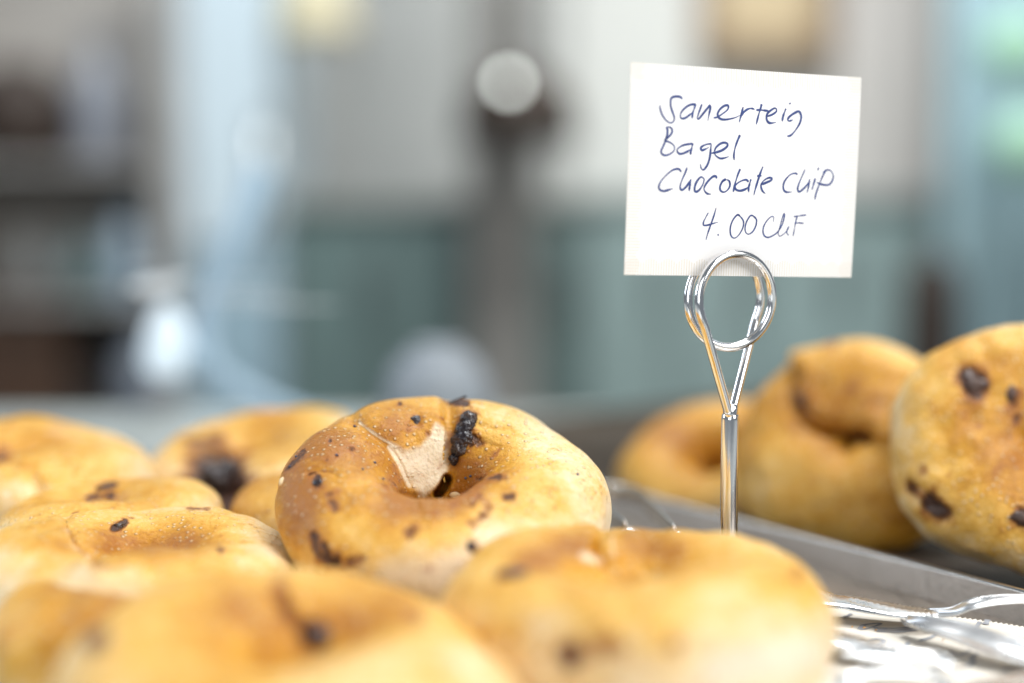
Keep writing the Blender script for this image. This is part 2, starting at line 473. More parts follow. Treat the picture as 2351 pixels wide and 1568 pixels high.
b1.groove(pl((1380, 360), (1470, 420), (1560, 450)), 5, .0005)
b1.groove(pl((640, 680), (760, 690), (900, 730), (1060, 760)), 7, .0006)
b1.groove(pl((360, 620), (440, 600), (540, 620)), 6, .0006)
b1.groove([px1(1045, 285)], 12, .0012)
b1.press(pl((900, 440), (960, 485), (1060, 455), (1130, 385), (1165, 320), (1205, 345), (1235, 440), (1235, 600), (1180, 690), (1090, 720), (1010, 670), (950, 560)), 22, .0011)
b1.hole(pl((1180, 745), (1215, 700), (1235, 655)), 11, .016)
b1.fill('crumb', pl((890, 425), (960, 470), (1060, 440), (1130, 370), (1165, 300), (1210, 330), (1245, 440), (1240, 600), (1180, 700), (1090, 770), (1000, 690), (940, 560)), 20)
b1.paint('crumb', pl((690, 300), (750, 345), (830, 400), (900, 440)), 4, .8)
b1.paint('crumb', pl((880, 450), (940, 560), (1000, 690)), 8, .85)
b1.paint('crumb', pl((1400, 185), (1470, 205)), 6, .5)
b1.paint('crumb', pl((630, 690), (760, 700), (860, 735)), 4, .42)
b1.paint('crumb', [px1(1430, 985)], 16, .6)
for p, r_, v_ in (([(1230, 150), (1290, 165), (1350, 180)], 9, 1.0), ([(370, 625), (440, 600), (520, 608)], 4, .8), ([(425, 640), (420, 685)], 10, 1.05),
                  ([(500, 410)], 7, .75), ([(655, 322)], 3, 1.1), ([(545, 505)], 8, .6), ([(400, 990), (405, 1100)], 7, .85), ([(465, 1060), (490, 1150)], 9, .95), ([(430, 1120), (560, 1175)], 7, .7),
                  ([(1010, 985)], 13, .55), ([(1000, 1020)], 7, .7), ([(1385, 1075)], 9, 1.0), ([(1430, 1115)], 8, .95), ([(1390, 820), (1430, 770), (1500, 790), (1510, 840)], 6, .55),
                  ([(1455, 882)], 10, .85), ([(1380, 930), (1410, 960)], 7, .5), ([(1625, 765)], 9, .75), ([(1770, 788)], 6, .7), ([(1270, 820), (1310, 835)], 7, .55), ([(1340, 740), (1450, 680), (1600, 650)], 8, .42),
                  ([(1045, 285)], 20, .52), ([(1110, 365)], 7, .6), ([(990, 320)], 6, .55), ([(560, 720), (500, 780), (520, 830)], 13, .38), ([(640, 475)], 14, .42), ([(940, 178)], 5, .8), ([(330, 480), (250, 590)], 11, .58),
                  ([(830, 690), (900, 700)], 5, .45), ([(900, 560), (940, 660)], 7, .5), ([(1420, 560)], 6, .5), ([(2090, 660)], 5, .5), ([(2100, 958)], 4, .6), ([(1910, 830)], 4, .55), ([(1380, 440), (1440, 400)], 7, .8),
                  ([(590, 1210), (680, 1180)], 6, .5), ([(1560, 470), (1500, 540)], 6, .35), ([(720, 1140)], 5, .45)):
    b1.paint('choc_shade', pl(*p), r_, v_)
b1.add('bake', pl((1040, 280), (920, 320)), 34, .12)
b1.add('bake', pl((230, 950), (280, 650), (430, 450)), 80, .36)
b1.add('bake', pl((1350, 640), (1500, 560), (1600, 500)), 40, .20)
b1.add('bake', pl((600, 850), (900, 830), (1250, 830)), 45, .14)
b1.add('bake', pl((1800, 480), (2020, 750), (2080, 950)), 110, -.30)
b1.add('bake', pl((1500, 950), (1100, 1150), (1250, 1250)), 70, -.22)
b1.add('bake', pl((950, 790), (1150, 800), (1350, 740)), 38, .26)
b1.add('bake', pl((1320, 560), (1420, 620), (1330, 690)), 34, .34)
b1.add('bake', pl((560, 450), (760, 560), (880, 660)), 46, .20)
b1.add('bake', pl((330, 800), (400, 1000), (520, 1120)), 50, .22)
for p, r_, v_ in (([(395, 640), (430, 690)], 15, .62), ([(500, 760), (530, 840)], 13, .62), ([(1440, 760), (1500, 830), (1440, 900)], 11, .58), ([(1390, 1085), (1430, 1120)], 14, .75), ([(400, 1010), (440, 1130), (530, 1170)], 16, .66),
                  ([(1010, 990)], 16, .62), ([(640, 470)], 12, .6), ([(1420, 650), (1560, 645)], 9, .62), ([(1390, 395), (1440, 420)], 12, .8), ([(1060, 310), (1000, 330)], 13, .6), ([(700, 1150), (620, 1170)], 9, .6),
                  ([(1460, 880)], 13, .8), ([(1640, 765), (1600, 770)], 10, .72), ([(1290, 815)], 9, .6), ([(860, 640), (900, 690)], 8, .6), ([(400, 520)], 9, .5), ([(480, 530)], 7, .55)):
    b1.paint('choc_shade', pl(*p), r_, v_)
b1.paint('choc_shade', pl((1370, 250), (1335, 380), (1290, 520)), 20, .62)
b1.paint('flour', pl((900, 1250), (1180, 1260), (1450, 1130), (1560, 1060)), 50, .75)
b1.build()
# wrinkled chocolate lump beside the hole
for k, (x, y, a, b_, rot) in enumerate(((1368, 275, 3.0, 2.8, -12), (1345, 335, 3.8, 3.4, 10), (1330, 400, 3.9, 3.4, -10), (1310, 465, 3.2, 3.0, -14), (1285, 525, 2.0, 2.2, 0))):
    b1.bit('chip_or_gap_shade', *px1(x, y), a, b_, rot, 2.8, CHOC, .10, 20 + k, .22, 5, .065)
b1.bit('chip_or_gap_shade', *px1(1045, 285), 2.7, 1.6, -20, .8, CHOC, .3, 41, .2, 4)
b1.bit('chip_or_gap_shade', *px1(1290, 158), 4.4, 1.7, -8, .5, CHOC, .3, 42, .3)
b1.bit('chip_or_gap_shade', *px1(425, 672), 1.6, 1.5, 10, .55, CHOC, .35, 43, .3)
b1.bit('chip_or_gap_shade', *px1(1388, 1078), 1.3, 1.6, 20, .45, CHOC, .35, 44, .3)
for k, (x, y, a, b_, rot) in enumerate(((203, 670, .95, 1.75, -14), (1287, 748, 1.9, 1.15, 14))):
    b1.bit('sesame_seed', *px1(x, y), a, b_, rot, .8, SESAME, .05, 60 + k, -.35)
for k, (x, y) in enumerate(((543, 503), (782, 550), (706, 592), (833, 652), (1352, 646), (1383, 634), (2053, 624), (655, 322), (290, 512), (250, 575))):
    b1.bit('poppy_seed', *px1(x, y), .52, .45, 37 * k, .45, POPPY, .12, 80 + k, -.2, 2)

# ---- the rest of the near heap
b2 = Bagel('large blurred pale bagel at the bottom edge with a purple chocolate lump in its hole', lay(660, .343, .0165), (.02, -.09, 1), .033, .0240, .86, 200, 100, seed=21, group=LEFTG, bake_shade0=0.33)
b2.groove([(640, 1360), (660, 1400), (700, 1450)], 18, .003)
b2.paint('choc_shade', [(640, 1345), (655, 1400), (700, 1445)], 26, .46); b2.paint('choc_shade', [(720, 1455)], 34, .95)
b2.paint('choc_shade', [(222, 1470)], 30, .95); b2.paint('choc_shade', [(955, 1412)], 22, .5); b2.add('bake', [(800, 1430), (900, 1400)], 60, .35)
b2.build(); b2.bit('chip_or_gap_shade', 722, 1462, 4.5, 3.2, -20, 2.28, MILK, .3, 5); b2.bit('chip_or_gap_shade', 222, 1472, 2.4, 3.2, 10, 0.95, MILK, .3, 6)

b3 = Bagel('blurred pale bagel right in front of the stem of the card stand', lay(1462, .388, .0225), (.0, -.05, 1), .0315, .0222, .90, 220, 110, seed=33, group=LEFTG, bake_shade0=0.3)
b3.groove([(1385, 1225), (1370, 1260), (1390, 1300)], 13, .003)
b3.ledge([(1380, 1220), (1400, 1260), (1440, 1290)], 50, .002)
b3.paint('crumb', [(1340, 1275), (1380, 1290)], 12, .7); b3.paint('crumb', [(1405, 1235), (1410, 1275)], 8, .55)
b3.paint('choc_shade', [(1150, 1318), (1200, 1312)], 11, 1.05); b3.paint('choc_shade', [(1305, 1505)], 30, 1.0); b3.paint('choc_shade', [(1330, 1500), (1420, 1480)], 24, .5); b3.paint('choc_shade', [(1552, 1481)], 15, .9)
b3.paint('choc_shade', [(1825, 1322)], 18, .55); b3.add('bake', [(1200, 1290), (1340, 1240)], 40, .34); b3.add('bake', [(1450, 1240), (1550, 1270)], 38, .34); b3.add('bake', [(1080, 1400), (1150, 1420)], 80, .26)
b3.add('bake', [(1850, 1350)], 60, .2); b3.paint('flour', [(1650, 1540), (1850, 1500)], 60, .9); b3.paint('flour', [(1100, 1540), (1500, 1540)], 60, .5)
b3.build(); b3.bit('chip_or_gap_shade', 1176, 1316, 3.4, 1.5, 8, 1.14, MILK, .3, 7); b3.bit('chip_or_gap_shade', 1306, 1508, 2.2, 2.6, 0, 0.95, MILK, .3, 8)

b4 = Bagel('flat bagel left of the sharp one, with a pale torn fold across its ring', lay(315, .443, .0175), (.03, -.03, 1), .031, .0225, .82, 240, 120, seed=45, group=LEFTG, bake_shade0=0.28)
b4.groove([(150, 1190), (175, 1240), (215, 1290)], 11, .003); b4.ledge([(150, 1185), (180, 1240), (225, 1295)], 45, .0022)
b4.paint('crumb', [(155, 1215), (170, 1250), (205, 1285)], 10, .55)
b4.paint('choc_shade', [(262, 1212), (285, 1200)], 9, 1.05); b4.paint('choc_shade', [(505, 1262)], 10, .6); b4.paint('choc_shade', [(430, 1168), (480, 1168)], 5, .6); b4.paint('choc_shade', [(60, 1178)], 9, .7)
b4.add('bake', [(250, 1250), (340, 1260), (430, 1240)], 40, .3); b4.paint('choc_shade', [(190, 1300), (320, 1302)], 8, .45)  # deeper tone across the ring's hole paints its shade
b4.build(); b4.bit('chip_or_gap_shade', 274, 1207, 1.9, 1.1, 35, 1.14, CHOC, .3, 9)

b5 = Bagel('blurred bagel at the far left of the heap, cut by the left edge', lay(60, .565, .0255), (.0, -.08, 1), .0295, .0225, .86, 180, 90, seed=52, group=LEFTG, bake_shade0=0.36)
b5.groove([(75, 1090), (90, 1125), (95, 1165)], 12, .003); b5.paint('choc_shade', [(5, 1050)], 20, .6); b5.paint('choc_shade', [(200, 1080)], 24, .35); b5.paint('choc_shade', [(60, 1185), (20, 1190)], 9, .8)
b5.paint('flour', [(120, 985), (260, 1020)], 30, .45)
b5.build()
b6 = Bagel('small bagel peeping out behind the torn flat bagel with two dark marks on its crest', lay(255, .505, .0205), (-.05, -.10, 1), .022, .019, .86, 180, 90, seed=63, group=LEFTG, bake_shade0=0.36)
b6.paint('choc_shade', [(225, 1122), (262, 1113)], 8, .85); b6.paint('choc_shade', [(205, 1142), (255, 1138)], 9, .85); b6.build()
b6.bit('chip_or_gap_shade', 240, 1120, 2.2, .9, 10, 0.95, CHOC, .3, 12)
b7 = Bagel('blurred bagel with a big dark hollow painted for the shaded gap, behind the left side of the sharp bagel', lay(605, .605, .0225), (-.08, -.15, 1), .031, .0225, .88, 180, 90, seed=71, group=LEFTG, bake_shade0=0.34)
b7.groove([(505, 1105)], 55, .010); b7.paint('choc_shade', [(495, 1095), (515, 1120)], 60, 1.3); b7.paint('choc_shade', [(440, 1022), (500, 1005)], 15, .75); b7.paint('choc_shade', [(640, 1000)], 14, .45)  # widest dark tone paints the shaded gap between bagels
b7.build(); b7.bit('chip_or_gap_shade', 505, 1100, 8.5, 9.0, 0, 9.5, CHOC, .3, 14, .3, 4)  # dark ball stands in for the shaded gap between bagels
b8 = Bagel('orange browned bagel wedged against the left flank of the sharp bagel', lay(770, .53, .018), (.05, -.05, 1), .0205, .0185, .9, 160, 80, seed=84, group=LEFTG, bake_shade0=0.5)
b8.build()
b9 = Bagel('blurred bagel in the bottom left corner resting on the tray rim', lay(318, .405, .0165), (-.02, -.03, 1), .0235, .0185, .80, 180, 90, seed=95, group=LEFTG, bake_shade0=0.62)  # deeper base tone stands in for contact shadow beside b2
b9.build()

# ---- the three on the far sheet
r1 = Bagel('farthest bagel, half hidden behind the stem of the card stand', at(1650, 1085, .67), (-.25, -.45, .9), .027, .020, .92, 160, 80, seed=101, group=RIGHTG, bake_shade0=0.46)
r1.paint('choc_shade', [(1620, 1065)], 26, .45); r1.groove([(1590, 1040), (1640, 1080)], 22, .002); r1.build()
r2 = Bagel('upright knotted bagel with a curled crust flap between its two neighbours', at(1958, 1036, .60), (-.42, -.70, .50), .0255, .0243, .95, 240, 120, seed=114, hole_pull=.0, group=RIGHTG, bake_shade0=0.5)
r2.groove([(1825, 880), (1835, 930), (1870, 965), (1930, 990), (1990, 1000)], 15, .006)
r2.ledge([(1990, 1003), (1930, 993), (1870, 968), (1832, 930), (1822, 870)], 80, .006)
r2.paint('choc_shade', [(1828, 905), (1840, 930)], 12, .95); r2.paint('choc_shade', [(1960, 998), (1985, 1003)], 12, .95); r2.paint('choc_shade', [(1955, 895)], 18, .45); r2.paint('choc_shade', [(1915, 785)], 14, .8)  # dark of the fold and soft shading above it painted into the colour
r2.add('bake', [(1830, 850), (1850, 900)], 40, .1); r2.add('bake', [(1930, 900)], 60, -.12); r2.add('bake', [(1800, 1060), (1950, 1130)], 80, -.12)
r2.build(); r2.bit('chip_or_gap_shade', 1976, 1001, 3.0, 1.5, 0, 0.95, CHOC, .3, 15); r2.bit('chip_or_gap_shade', 1838, 925, 1.6, 3.0, 10, 0.76, CHOC, .3, 16)  # dark lumps deepen the painted shade of the fold
r3 = Bagel('big upright bagel with a dark chip near its top, cut by the right edge', at(2375, 1032, .52), (-.30, -.76, .56), .0290, .0220, .90, 260, 130, seed=127, group=RIGHTG, bake_shade0=0.46, lump=.0022, hole_pull=-.32)
r3.groove([(2085, 1115), (2125, 1150), (2170, 1180)], 13, .004); r3.groove([(2232, 877)], 26, .002)
r3.paint('choc_shade', [(2090, 1115), (2125, 1150)], 12, .85); r3.paint('choc_shade', [(2135, 1150), (2165, 1175)], 22, 1.1); r3.paint('choc_shade', [(2325, 900), (2320, 925)], 16, .6); r3.paint('choc_shade', [(2345, 1190)], 24, 1.0); r3.paint('choc_shade', [(2120, 1082)], 15, .55)
r3.paint('choc_shade', [(2220, 865), (2245, 890)], 28, 1.1); r3.paint('choc_shade', [(2290, 1070)], 18, .4); r3.paint('choc_shade', [(2335, 960)], 14, .6); r3.paint('choc_shade', [(2180, 1090)], 14, .4)
r3.build(); r3.bit('chip_or_gap_shade', 2232, 878, 5.2, 4.0, -25, 2.47, MILK, .3, 17, .2, 4); r3.bit('chip_or_gap_shade', 2152, 1166, 4.2, 3.0, -35, 1.9, MILK, .3, 18); r3.bit('chip_or_gap_shade', 2342, 1190, 3.4, 2.6, -30, 1.9, MILK, .3, 19); r3.bit('chip_or_gap_shade', 2322, 905, 2.0, 3.0, -10, 0.95, MILK, .3, 21)

# ------------------------------------------------------------------ card stand
POST = at(1676, 1000, .4665); PX, PY = POST.x, POST.y
YAW = R(24.5); RU = np.array([math.cos(YAW), math.sin(YAW), 0]); RN = np.array([math.sin(YAW), -math.cos(YAW), 0]); UZ = np.array([0, 0, 1.0])
ring_c = np.array(at(1677, 690, .4665)); rc_r, wr, pit = .0154, .00150, .0066
stand = root('card_stand', (PX, PY, 0), 'polished wire card stand with a coiled ring and tubular stem', 'card stand')
ztop = at(1676, 948, .4665).z
weld = np.array([PX, PY, ztop + .0012])
def hel(a): 
    off = pit * (.825 - (207 - a) / 360)
    return ring_c + rc_r * (.985 * math.cos(R(a)) * RU + math.sin(R(a)) * UZ) + RN * off
angs = np.linspace(207, -387, 200)                           # from the left leg over the top, round once more and down to the right leg
coil = np.array([hel(a) for a in angs])
def leg(P, side):
    e = weld + RU * side * .0012 + RN * (.0009 if side < 0 else -.0009) - np.array([0, 0, .001])
    t = np.linspace(0, 1, 34)[:, None]
    return P * (1 - t) + e * t
wire = np.concatenate([leg(coil[0], -1)[:0:-1], coil, leg(coil[-1], 1)[1:]])
for _ in range(3):                                            # ease the bends where the legs leave the coil
    wire[1:-1] = .25 * wire[:-2] + .5 * wire[1:-1] + .25 * wire[2:]
v, f = tube_geo(wire, wr, 20, True); mesh_obj('wire_coil', v, f, CHROME, stand)
v, f = lathe_geo((PX, PY, 0), [(.0005, ztop + .0003), (.0022, ztop + .0002), (.00275, ztop - .0006), (.0029, ztop - .002), (.0029, .004)], 32); mesh_obj('stem', v, f, CHROME, stand)
bm = bmesh.new(); bmesh.ops.create_icosphere(bm, subdivisions=4, radius=1)
V = np.array([x.co[:] for x in bm.verts]); bm.verts.index_update(); F = [[x.index for x in q.verts] for q in bm.faces]; bm.free()
V = V * (1 + .16 * waves(V, .6, 3))[:, None] * np.array([.0027, .0027, .0029])
mesh_obj('weld', V + weld - np.array([0, 0, .0008]), F, CHROME, stand)
v, f = lathe_geo((PX, PY, 0), [(.0029, .006), (.006, .0045), (.016, .0038), (.0185, .0028), (.019, .0012), (.0185, .0006)], 48); mesh_obj('base', v, f, CHROME, stand)

# ------------------------------------------------------------------ price card
CY = R(24); CU = Vector((math.cos(CY), math.sin(CY), 0)); CN = Vector((math.sin(CY), -math.cos(CY), 0)); CZ = Vector((0, 0, 1))
card_o = Vector(ring_c)
def on_card(px, py):
    r_ = ray(px, py); t = (card_o - Vector((0, 0, CAM_Z))).dot(CN) / r_.dot(CN)
    p = Vector((0, 0, CAM_Z)) + r_ * t - card_o
    return np.array([p.dot(CU), p.z])
q = [on_card(*p) for p in ((1447, 142), (1976, 178), (1953, 637), (1432, 631))]
cc = sum(q) / 4; eu = ((q[1] - q[0]) + (q[2] - q[3])) / 2; ev = ((q[0] - q[3]) + (q[1] - q[2])) / 2
hw, hh = np.linalg.norm(eu) / 2, np.linalg.norm(ev) / 2
ua = eu / np.linalg.norm(eu); va = np.array([-ua[1], ua[0]])
def cardP(x, y, h):                      # x, y in the card's own plane, h in front of it
    g = cc + np.array([x, y])
    bend = .0006 * (x / hw) ** 2 - .0004 * (y / hh) ** 2 + .0001
    return card_o + CU * g[0] + CZ * g[1] + CN * (h + bend)
def card_material():
    m, nt, b = new_mat('embossed_card'); L = nt.links.new
    uv = N_(nt, 'ShaderNodeUVMap'); uv.uv_map = 'UVMap'
    sp = N_(nt, 'ShaderNodeSeparateXYZ'); L(uv.outputs[0], sp.inputs[0])
    U, V = sp.outputs[0], sp.outputs[1]      # millimetres
    W, H = hw * 2000, hh * 2000
    def edge(a, along):                       # scalloped border band beside an edge: a = mm from it
        sc = mth(nt, 'MULTIPLY', mth(nt, 'ABSOLUTE', mth(nt, 'SINE', mth(nt, 'MULTIPLY', along, math.pi / 6.4), 0), 0), 1.6)
        band = mth(nt, 'SUBTRACT', mth(nt, 'ADD', sc, 3.9), a)
        lines = mrange(nt, mth(nt, 'SINE', mth(nt, 'MULTIPLY', along, 2 * math.pi / .95), 0), -.1, .5)
        return mth(nt, 'MULTIPLY', mrange(nt, band, -.1, .25), lines)
    e = edge(U, V)
    for x in (edge(V, U), edge(mth(nt, 'SUBTRACT', H, V), U), edge(mth(nt, 'SUBTRACT', W, U), V)):
        e = mth(nt, 'MAXIMUM', e, x)
    L(mixc(nt, e, (.90, .90, .91), (.78, .75, .69)), b.inputs['Base Color'])
    b.inputs['Roughness'].default_value = .65; b.inputs['Specular IOR Level'].default_value = .3
    L(bump(nt, e, .25, .00015), b.inputs['Normal'])
    return m
nx = 14; V = []; UVS = []
for side in (0, -.00035):
    for j in range(nx + 1):
        for i in range(nx + 1):
            x, y = hw * (2 * i / nx - 1), hh * (2 * j / nx - 1); a_, b_ = i / nx, j / nx
            g = (q[3] * (1 - a_) + q[2] * a_) * (1 - b_) + (q[0] * (1 - a_) + q[1] * a_) * b_ - cc
            V.append(tuple(cardP(*g, side))); UVS.append(((x + hw) * 1000, (y + hh) * 1000))
m_ = (nx + 1) ** 2; F = []
for j in range(nx):
    for i in range(nx):
        a = j * (nx + 1) + i
        F.append([a, a + 1, a + nx + 2, a + nx + 1]); F.append([m_ + a, m_ + a + nx + 1, m_ + a + nx + 2, m_ + a + 1])
ring_i = [i for i in range(nx + 1)] + [(j + 1) * (nx + 1) - 1 for j in range(1, nx + 1)] + [nx * (nx + 1) + i for i in range(nx - 1, -1, -1)] + [j * (nx + 1) for j in range(nx - 1, 0, -1)]
for a, b_ in zip(ring_i, ring_i[1:] + ring_i[:1]): F.append([a, m_ + a, m_ + b_, b_])
card = mesh_obj('price_card', V, F, card_material(), smooth=False, loc=tuple(cardP(0, -hh, 0)))
uvl = card.data.uv_layers.new(name='UVMap')
for lp in card.data.loops: uvl.data[lp.index].uv = UVS[lp.vertex_index]
tag(card, 'white handwritten price card for sourdough chocolate chip bagels held in the wire ring', 'price card')

def ink_material():
    m, nt, b = new_mat('blue_ink')
    tc = N_(nt, 'ShaderNodeTexCoord').outputs['Object']
    n = noise(nt, tc, 1500, 3)
    nt.links.new(mixc(nt, mrange(nt, n, .3, .75), (.018, .036, .17), (.045, .09, .29)), b.inputs['Base Color'])
    b.inputs['Roughness'].default_value = .6
    return m
INK = ink_material()
def za(x, y): return ((2600 + x * .28073) / 1.74224, (360 + y * .28073) / 1.74224)
def zb(x, y): return ((2600 + x * .33177) / 1.74224, (640 + y * .33177) / 1.74224)
WORDS = {
 'sauerteig': (za, .00033, [
  [(458,130),(430,100),(380,92),(325,100),(295,125),(288,180),(292,240),(310,300),(335,370),(338,420),(318,458),(275,468),(220,430),(170,360),(140,280),(136,235),(142,215)],
  [(655,210),(600,205),(540,225),(475,275),(435,330),(428,385),(455,408),(505,395),(560,355),(600,325)], [(648,212),(625,270),(605,330),(595,405)],
  [(738,200),(715,265),(690,330),(672,395),(685,415),(720,380),(780,305),(830,245),(850,222),(858,260),(840,340),(820,445)],
  [(905,398),(960,385),(1030,340),(1095,290),(1118,245),(1105,218),(1060,225),(1000,270),(965,330),(968,375),(1000,410),(1060,422),(1140,412),(1220,390),(1280,360)],
  [(1328,240),(1310,310),(1290,385),(1270,460)], [(1290,380),(1330,320),(1390,275),(1440,262),(1490,275)],
  [(1590,200),(1575,265),(1545,360),(1512,490)], [(1515,285),(1580,285),(1640,292),(1690,300)],
  [(1670,375),(1740,350),(1795,310),(1800,275),(1775,258),(1720,290),(1670,340),(1658,400),(1675,450),(1715,472),(1790,462)],
  [(1935,265),(1905,340),(1888,400),(1882,450)], [(1988,182),(1992,192),(1997,204)],
  [(2130,300),(2090,310),(2020,350),(1970,395),(1962,430),(1985,442),(2030,425)], [(2120,300),(2145,350),(2148,410),(2120,490),(2070,570),(2020,630),(1980,655),(1948,655)]]),
 'bagel': (za, .00033, [
  [(225,525),(240,570),(235,640),(205,740),(170,820),(148,870),(158,910),(205,932),(270,915),(325,875),(342,825),(320,780),(270,745),(205,720),(230,690),(280,645),(308,595),(300,550),(265,528),(228,528)],
  [(605,765),(540,772),(460,790),(395,830),(378,870),(410,908),(460,905),(520,880),(575,845)], [(605,760),(590,820),(575,880),(570,925)],
  [(870,765),(800,775),(735,805),(718,835),(735,858),(780,845),(835,815)], [(868,770),(862,830),(855,900),(845,970),(820,1050),(785,1110),(752,1138),(722,1110),(712,1050)],
  [(870,900),(930,890),(1020,860),(1090,810),(1100,770),(1060,750),(1000,765),(940,815),(915,870),(920,915),(950,950),(1000,975),(1060,968),(1120,948)],
  [(1280,640),(1245,720),(1210,820),(1192,920),(1195,1000)]]),
 'chocolate': (za, .00033, [
  [(435,1170),(415,1135),(370,1125),(300,1150),(210,1225),(140,1310),(115,1380),(135,1425),(190,1440),(250,1425),(315,1405)],
  [(522,1105),(490,1190),(445,1290),(422,1370),(430,1415),(460,1420),(510,1375),(550,1320),(575,1270)], [(575,1270),(565,1340),(555,1400),(550,1445)],
  [(760,1260),(720,1240),(670,1290),(635,1365),(630,1430),(655,1450),(700,1420),(745,1350),(765,1280),(755,1250)],
  [(950,1260),(930,1230),(890,1235),(830,1290),(785,1350),(765,1400),(775,1440),(810,1475),(865,1485)],
  [(1080,1270),(1030,1300),(995,1370),(1000,1430),(1050,1455),(1105,1420),(1135,1360),(1125,1300),(1085,1275)],
  [(1282,1125),(1250,1200),(1215,1310),(1195,1390),(1182,1455)], [(1400,1310),(1370,1280),(1310,1290),(1240,1330),(1205,1375),(1225,1420),(1280,1435),(1350,1415),(1400,1380)], [(1435,1270),(1415,1340),(1400,1400),(1405,1460)],
  [(1605,1090),(1570,1180),(1530,1300),(1500,1400),(1475,1500)], [(1522,1225),(1585,1222)],
  [(1585,1345),(1650,1320),(1715,1290),(1730,1260),(1690,1250),(1630,1280),(1585,1330),(1578,1380),(1600,1440),(1640,1475)]]),
 'chip': (zb, .00030, [
  [(1772,175),(1745,160),(1690,175),(1635,230),(1605,290),(1605,350),(1635,385),(1710,385)],
  [(1862,115),(1830,190),(1795,270),(1775,340),(1785,380),(1810,375),(1860,330),(1900,280),(1920,230)], [(1918,230),(1905,310),(1887,395)],
  [(1985,220),(1965,290),(1945,360)], [(2022,95),(2019,110),(2015,125)],
  [(2110,125),(2070,200),(2030,300),(1995,400),(1978,480)], [(2075,160),(2110,125),(2160,125),(2195,175),(2190,240),(2150,295),(2090,300),(2035,285),(2000,268)]]),
 'price': (zb, .00025, [
  [(700,635),(665,700),(642,750),(645,785),(690,785),(760,765),(820,748)], [(795,575),(765,680),(720,810),(690,900),(673,965)], [(817,893),(821,903),(824,913)],
  [(1085,675),(1050,662),(1000,720),(970,800),(968,880),(990,930),(1030,938),(1080,890),(1120,810),(1125,740),(1095,690),(1060,662)],
  [(1240,670),(1205,675),(1160,750),(1145,830),(1160,880),(1195,892),(1240,860),(1275,790),(1282,720),(1255,685),(1225,662)]]),
 'currency': (zb, .00022, [
  [(1485,745),(1488,690),(1460,683),(1410,730),(1370,800),(1362,870),(1385,920),(1430,932),(1490,905),(1540,865),(1590,780),(1615,690),(1615,645),(1595,690),(1565,800),(1545,880),(1560,918),(1600,900),(1650,850),(1675,800)], [(1672,800),(1645,870),(1672,910)],
  [(1770,675),(1750,760),(1735,850),(1722,920)], [(1730,683),(1800,672),(1880,662)], [(1740,762),(1790,758),(1850,765)]]),
}
def to_card(px, py):
    return on_card(px, py) - cc
def ribbon(pts2, half, lift, V, F, place, taper=True, seed=0):
    p = catmull(pts2, 7); t = np.gradient(p, axis=0); t /= np.linalg.norm(t, axis=1)[:, None] + 1e-12
    nrm = np.stack([-t[:, 1], t[:, 0]], 1); n = len(p)
    s_ = np.linspace(0, 1, n)
    wd = half * (1 + .22 * np.sin(7 * s_ + seed) + .12 * np.sin(17 * s_ + 2 * seed))
    if taper: wd *= np.clip(np.minimum(s_ * 14 + .55, (1 - s_) * 6 + .3), 0, 1)
    b0 = len(V)
    for i in range(n):
        for sgn in (-1, 1): V.append(tuple(place(*(p[i] + sgn * nrm[i] * wd[i]), lift)))
    F += [[b0 + 2 * i, b0 + 2 * i + 2, b0 + 2 * i + 3, b0 + 2 * i + 1] for i in range(n - 1)]
for wi, (wname, (zf, half, strokes)) in enumerate(WORDS.items()):
    V, F = [], []
    for si, st in enumerate(strokes):
        ribbon([to_card(*zf(*p)) for p in st], half, .00006 + .000004 * si, V, F, cardP, True, si + wi)
    mesh_obj('handwriting', V, F, INK, card, smooth=False)

# ------------------------------------------------------------------ printed paper on the tray floor
PA, PB = on_z(2190, 1421, .0012), on_z(2351, 1443, .0012)
pe = (PB - PA).normalized(); pp = Vector((-pe.y, pe.x, 0)); pp = pp if pp.y < 0 else -pp
def paperP(a, b, h=0):
    p = PA + pe * a + pp * b; n = p.dot(N2)
    z = .0014 + .0007 * math.sin(a * 70 + 1) * math.sin(b * 55 + 2) + h
    if n > .3950:
        ex = n - .3950; p = p - N2 * (ex - min(ex, .0025)); z += ex * 1.0
    return Vector((p.x, p.y, z))
def paper_material():
    m, nt, b = new_mat('waxed_paper')
    tc = N_(nt, 'ShaderNodeTexCoord').outputs['Object']
    nt.links.new(mixc(nt, noise(nt, tc, 35, 4), (.78, .71, .60), (.86, .81, .73)), b.inputs['Base Color'])
    b.inputs['Roughness'].default_value = .5
    nt.links.new(bump(nt, noise(nt, tc, 50, 4), .35, .002), b.inputs['Normal'])
    return m
na, nb = 300, 30; V = []; F = []
for j in range(nb + 1):
    for i in range(na + 1):
        a = -.19 + .245 * i / na; b_ = .24 * j / nb
        if j == 0: b_ = (-.0009 if i % 2 else .0009)            # pinked edge
        V.append(tuple(paperP(a, b_)))
for j in range(nb):
    for i in range(na):
        a = j * (na + 1) + i; F.append([a, a + 1, a + na + 2, a + na + 1])
paper = mesh_obj('tray_paper', V, F, paper_material(), loc=tuple(paperP(-.06, .1)))
tag(paper, 'cream printed paper with a pinked edge lining the steel tray under the tongs', 'paper')
PRINT = simple('grey_print', (.34, .35, .38), .6, var=.2, scale=300)
def pp2(px, py):
    p = on_z(px, py, .0015) - PA; return np.array([p.dot(pe), p.dot(pp)])
V, F = [], []
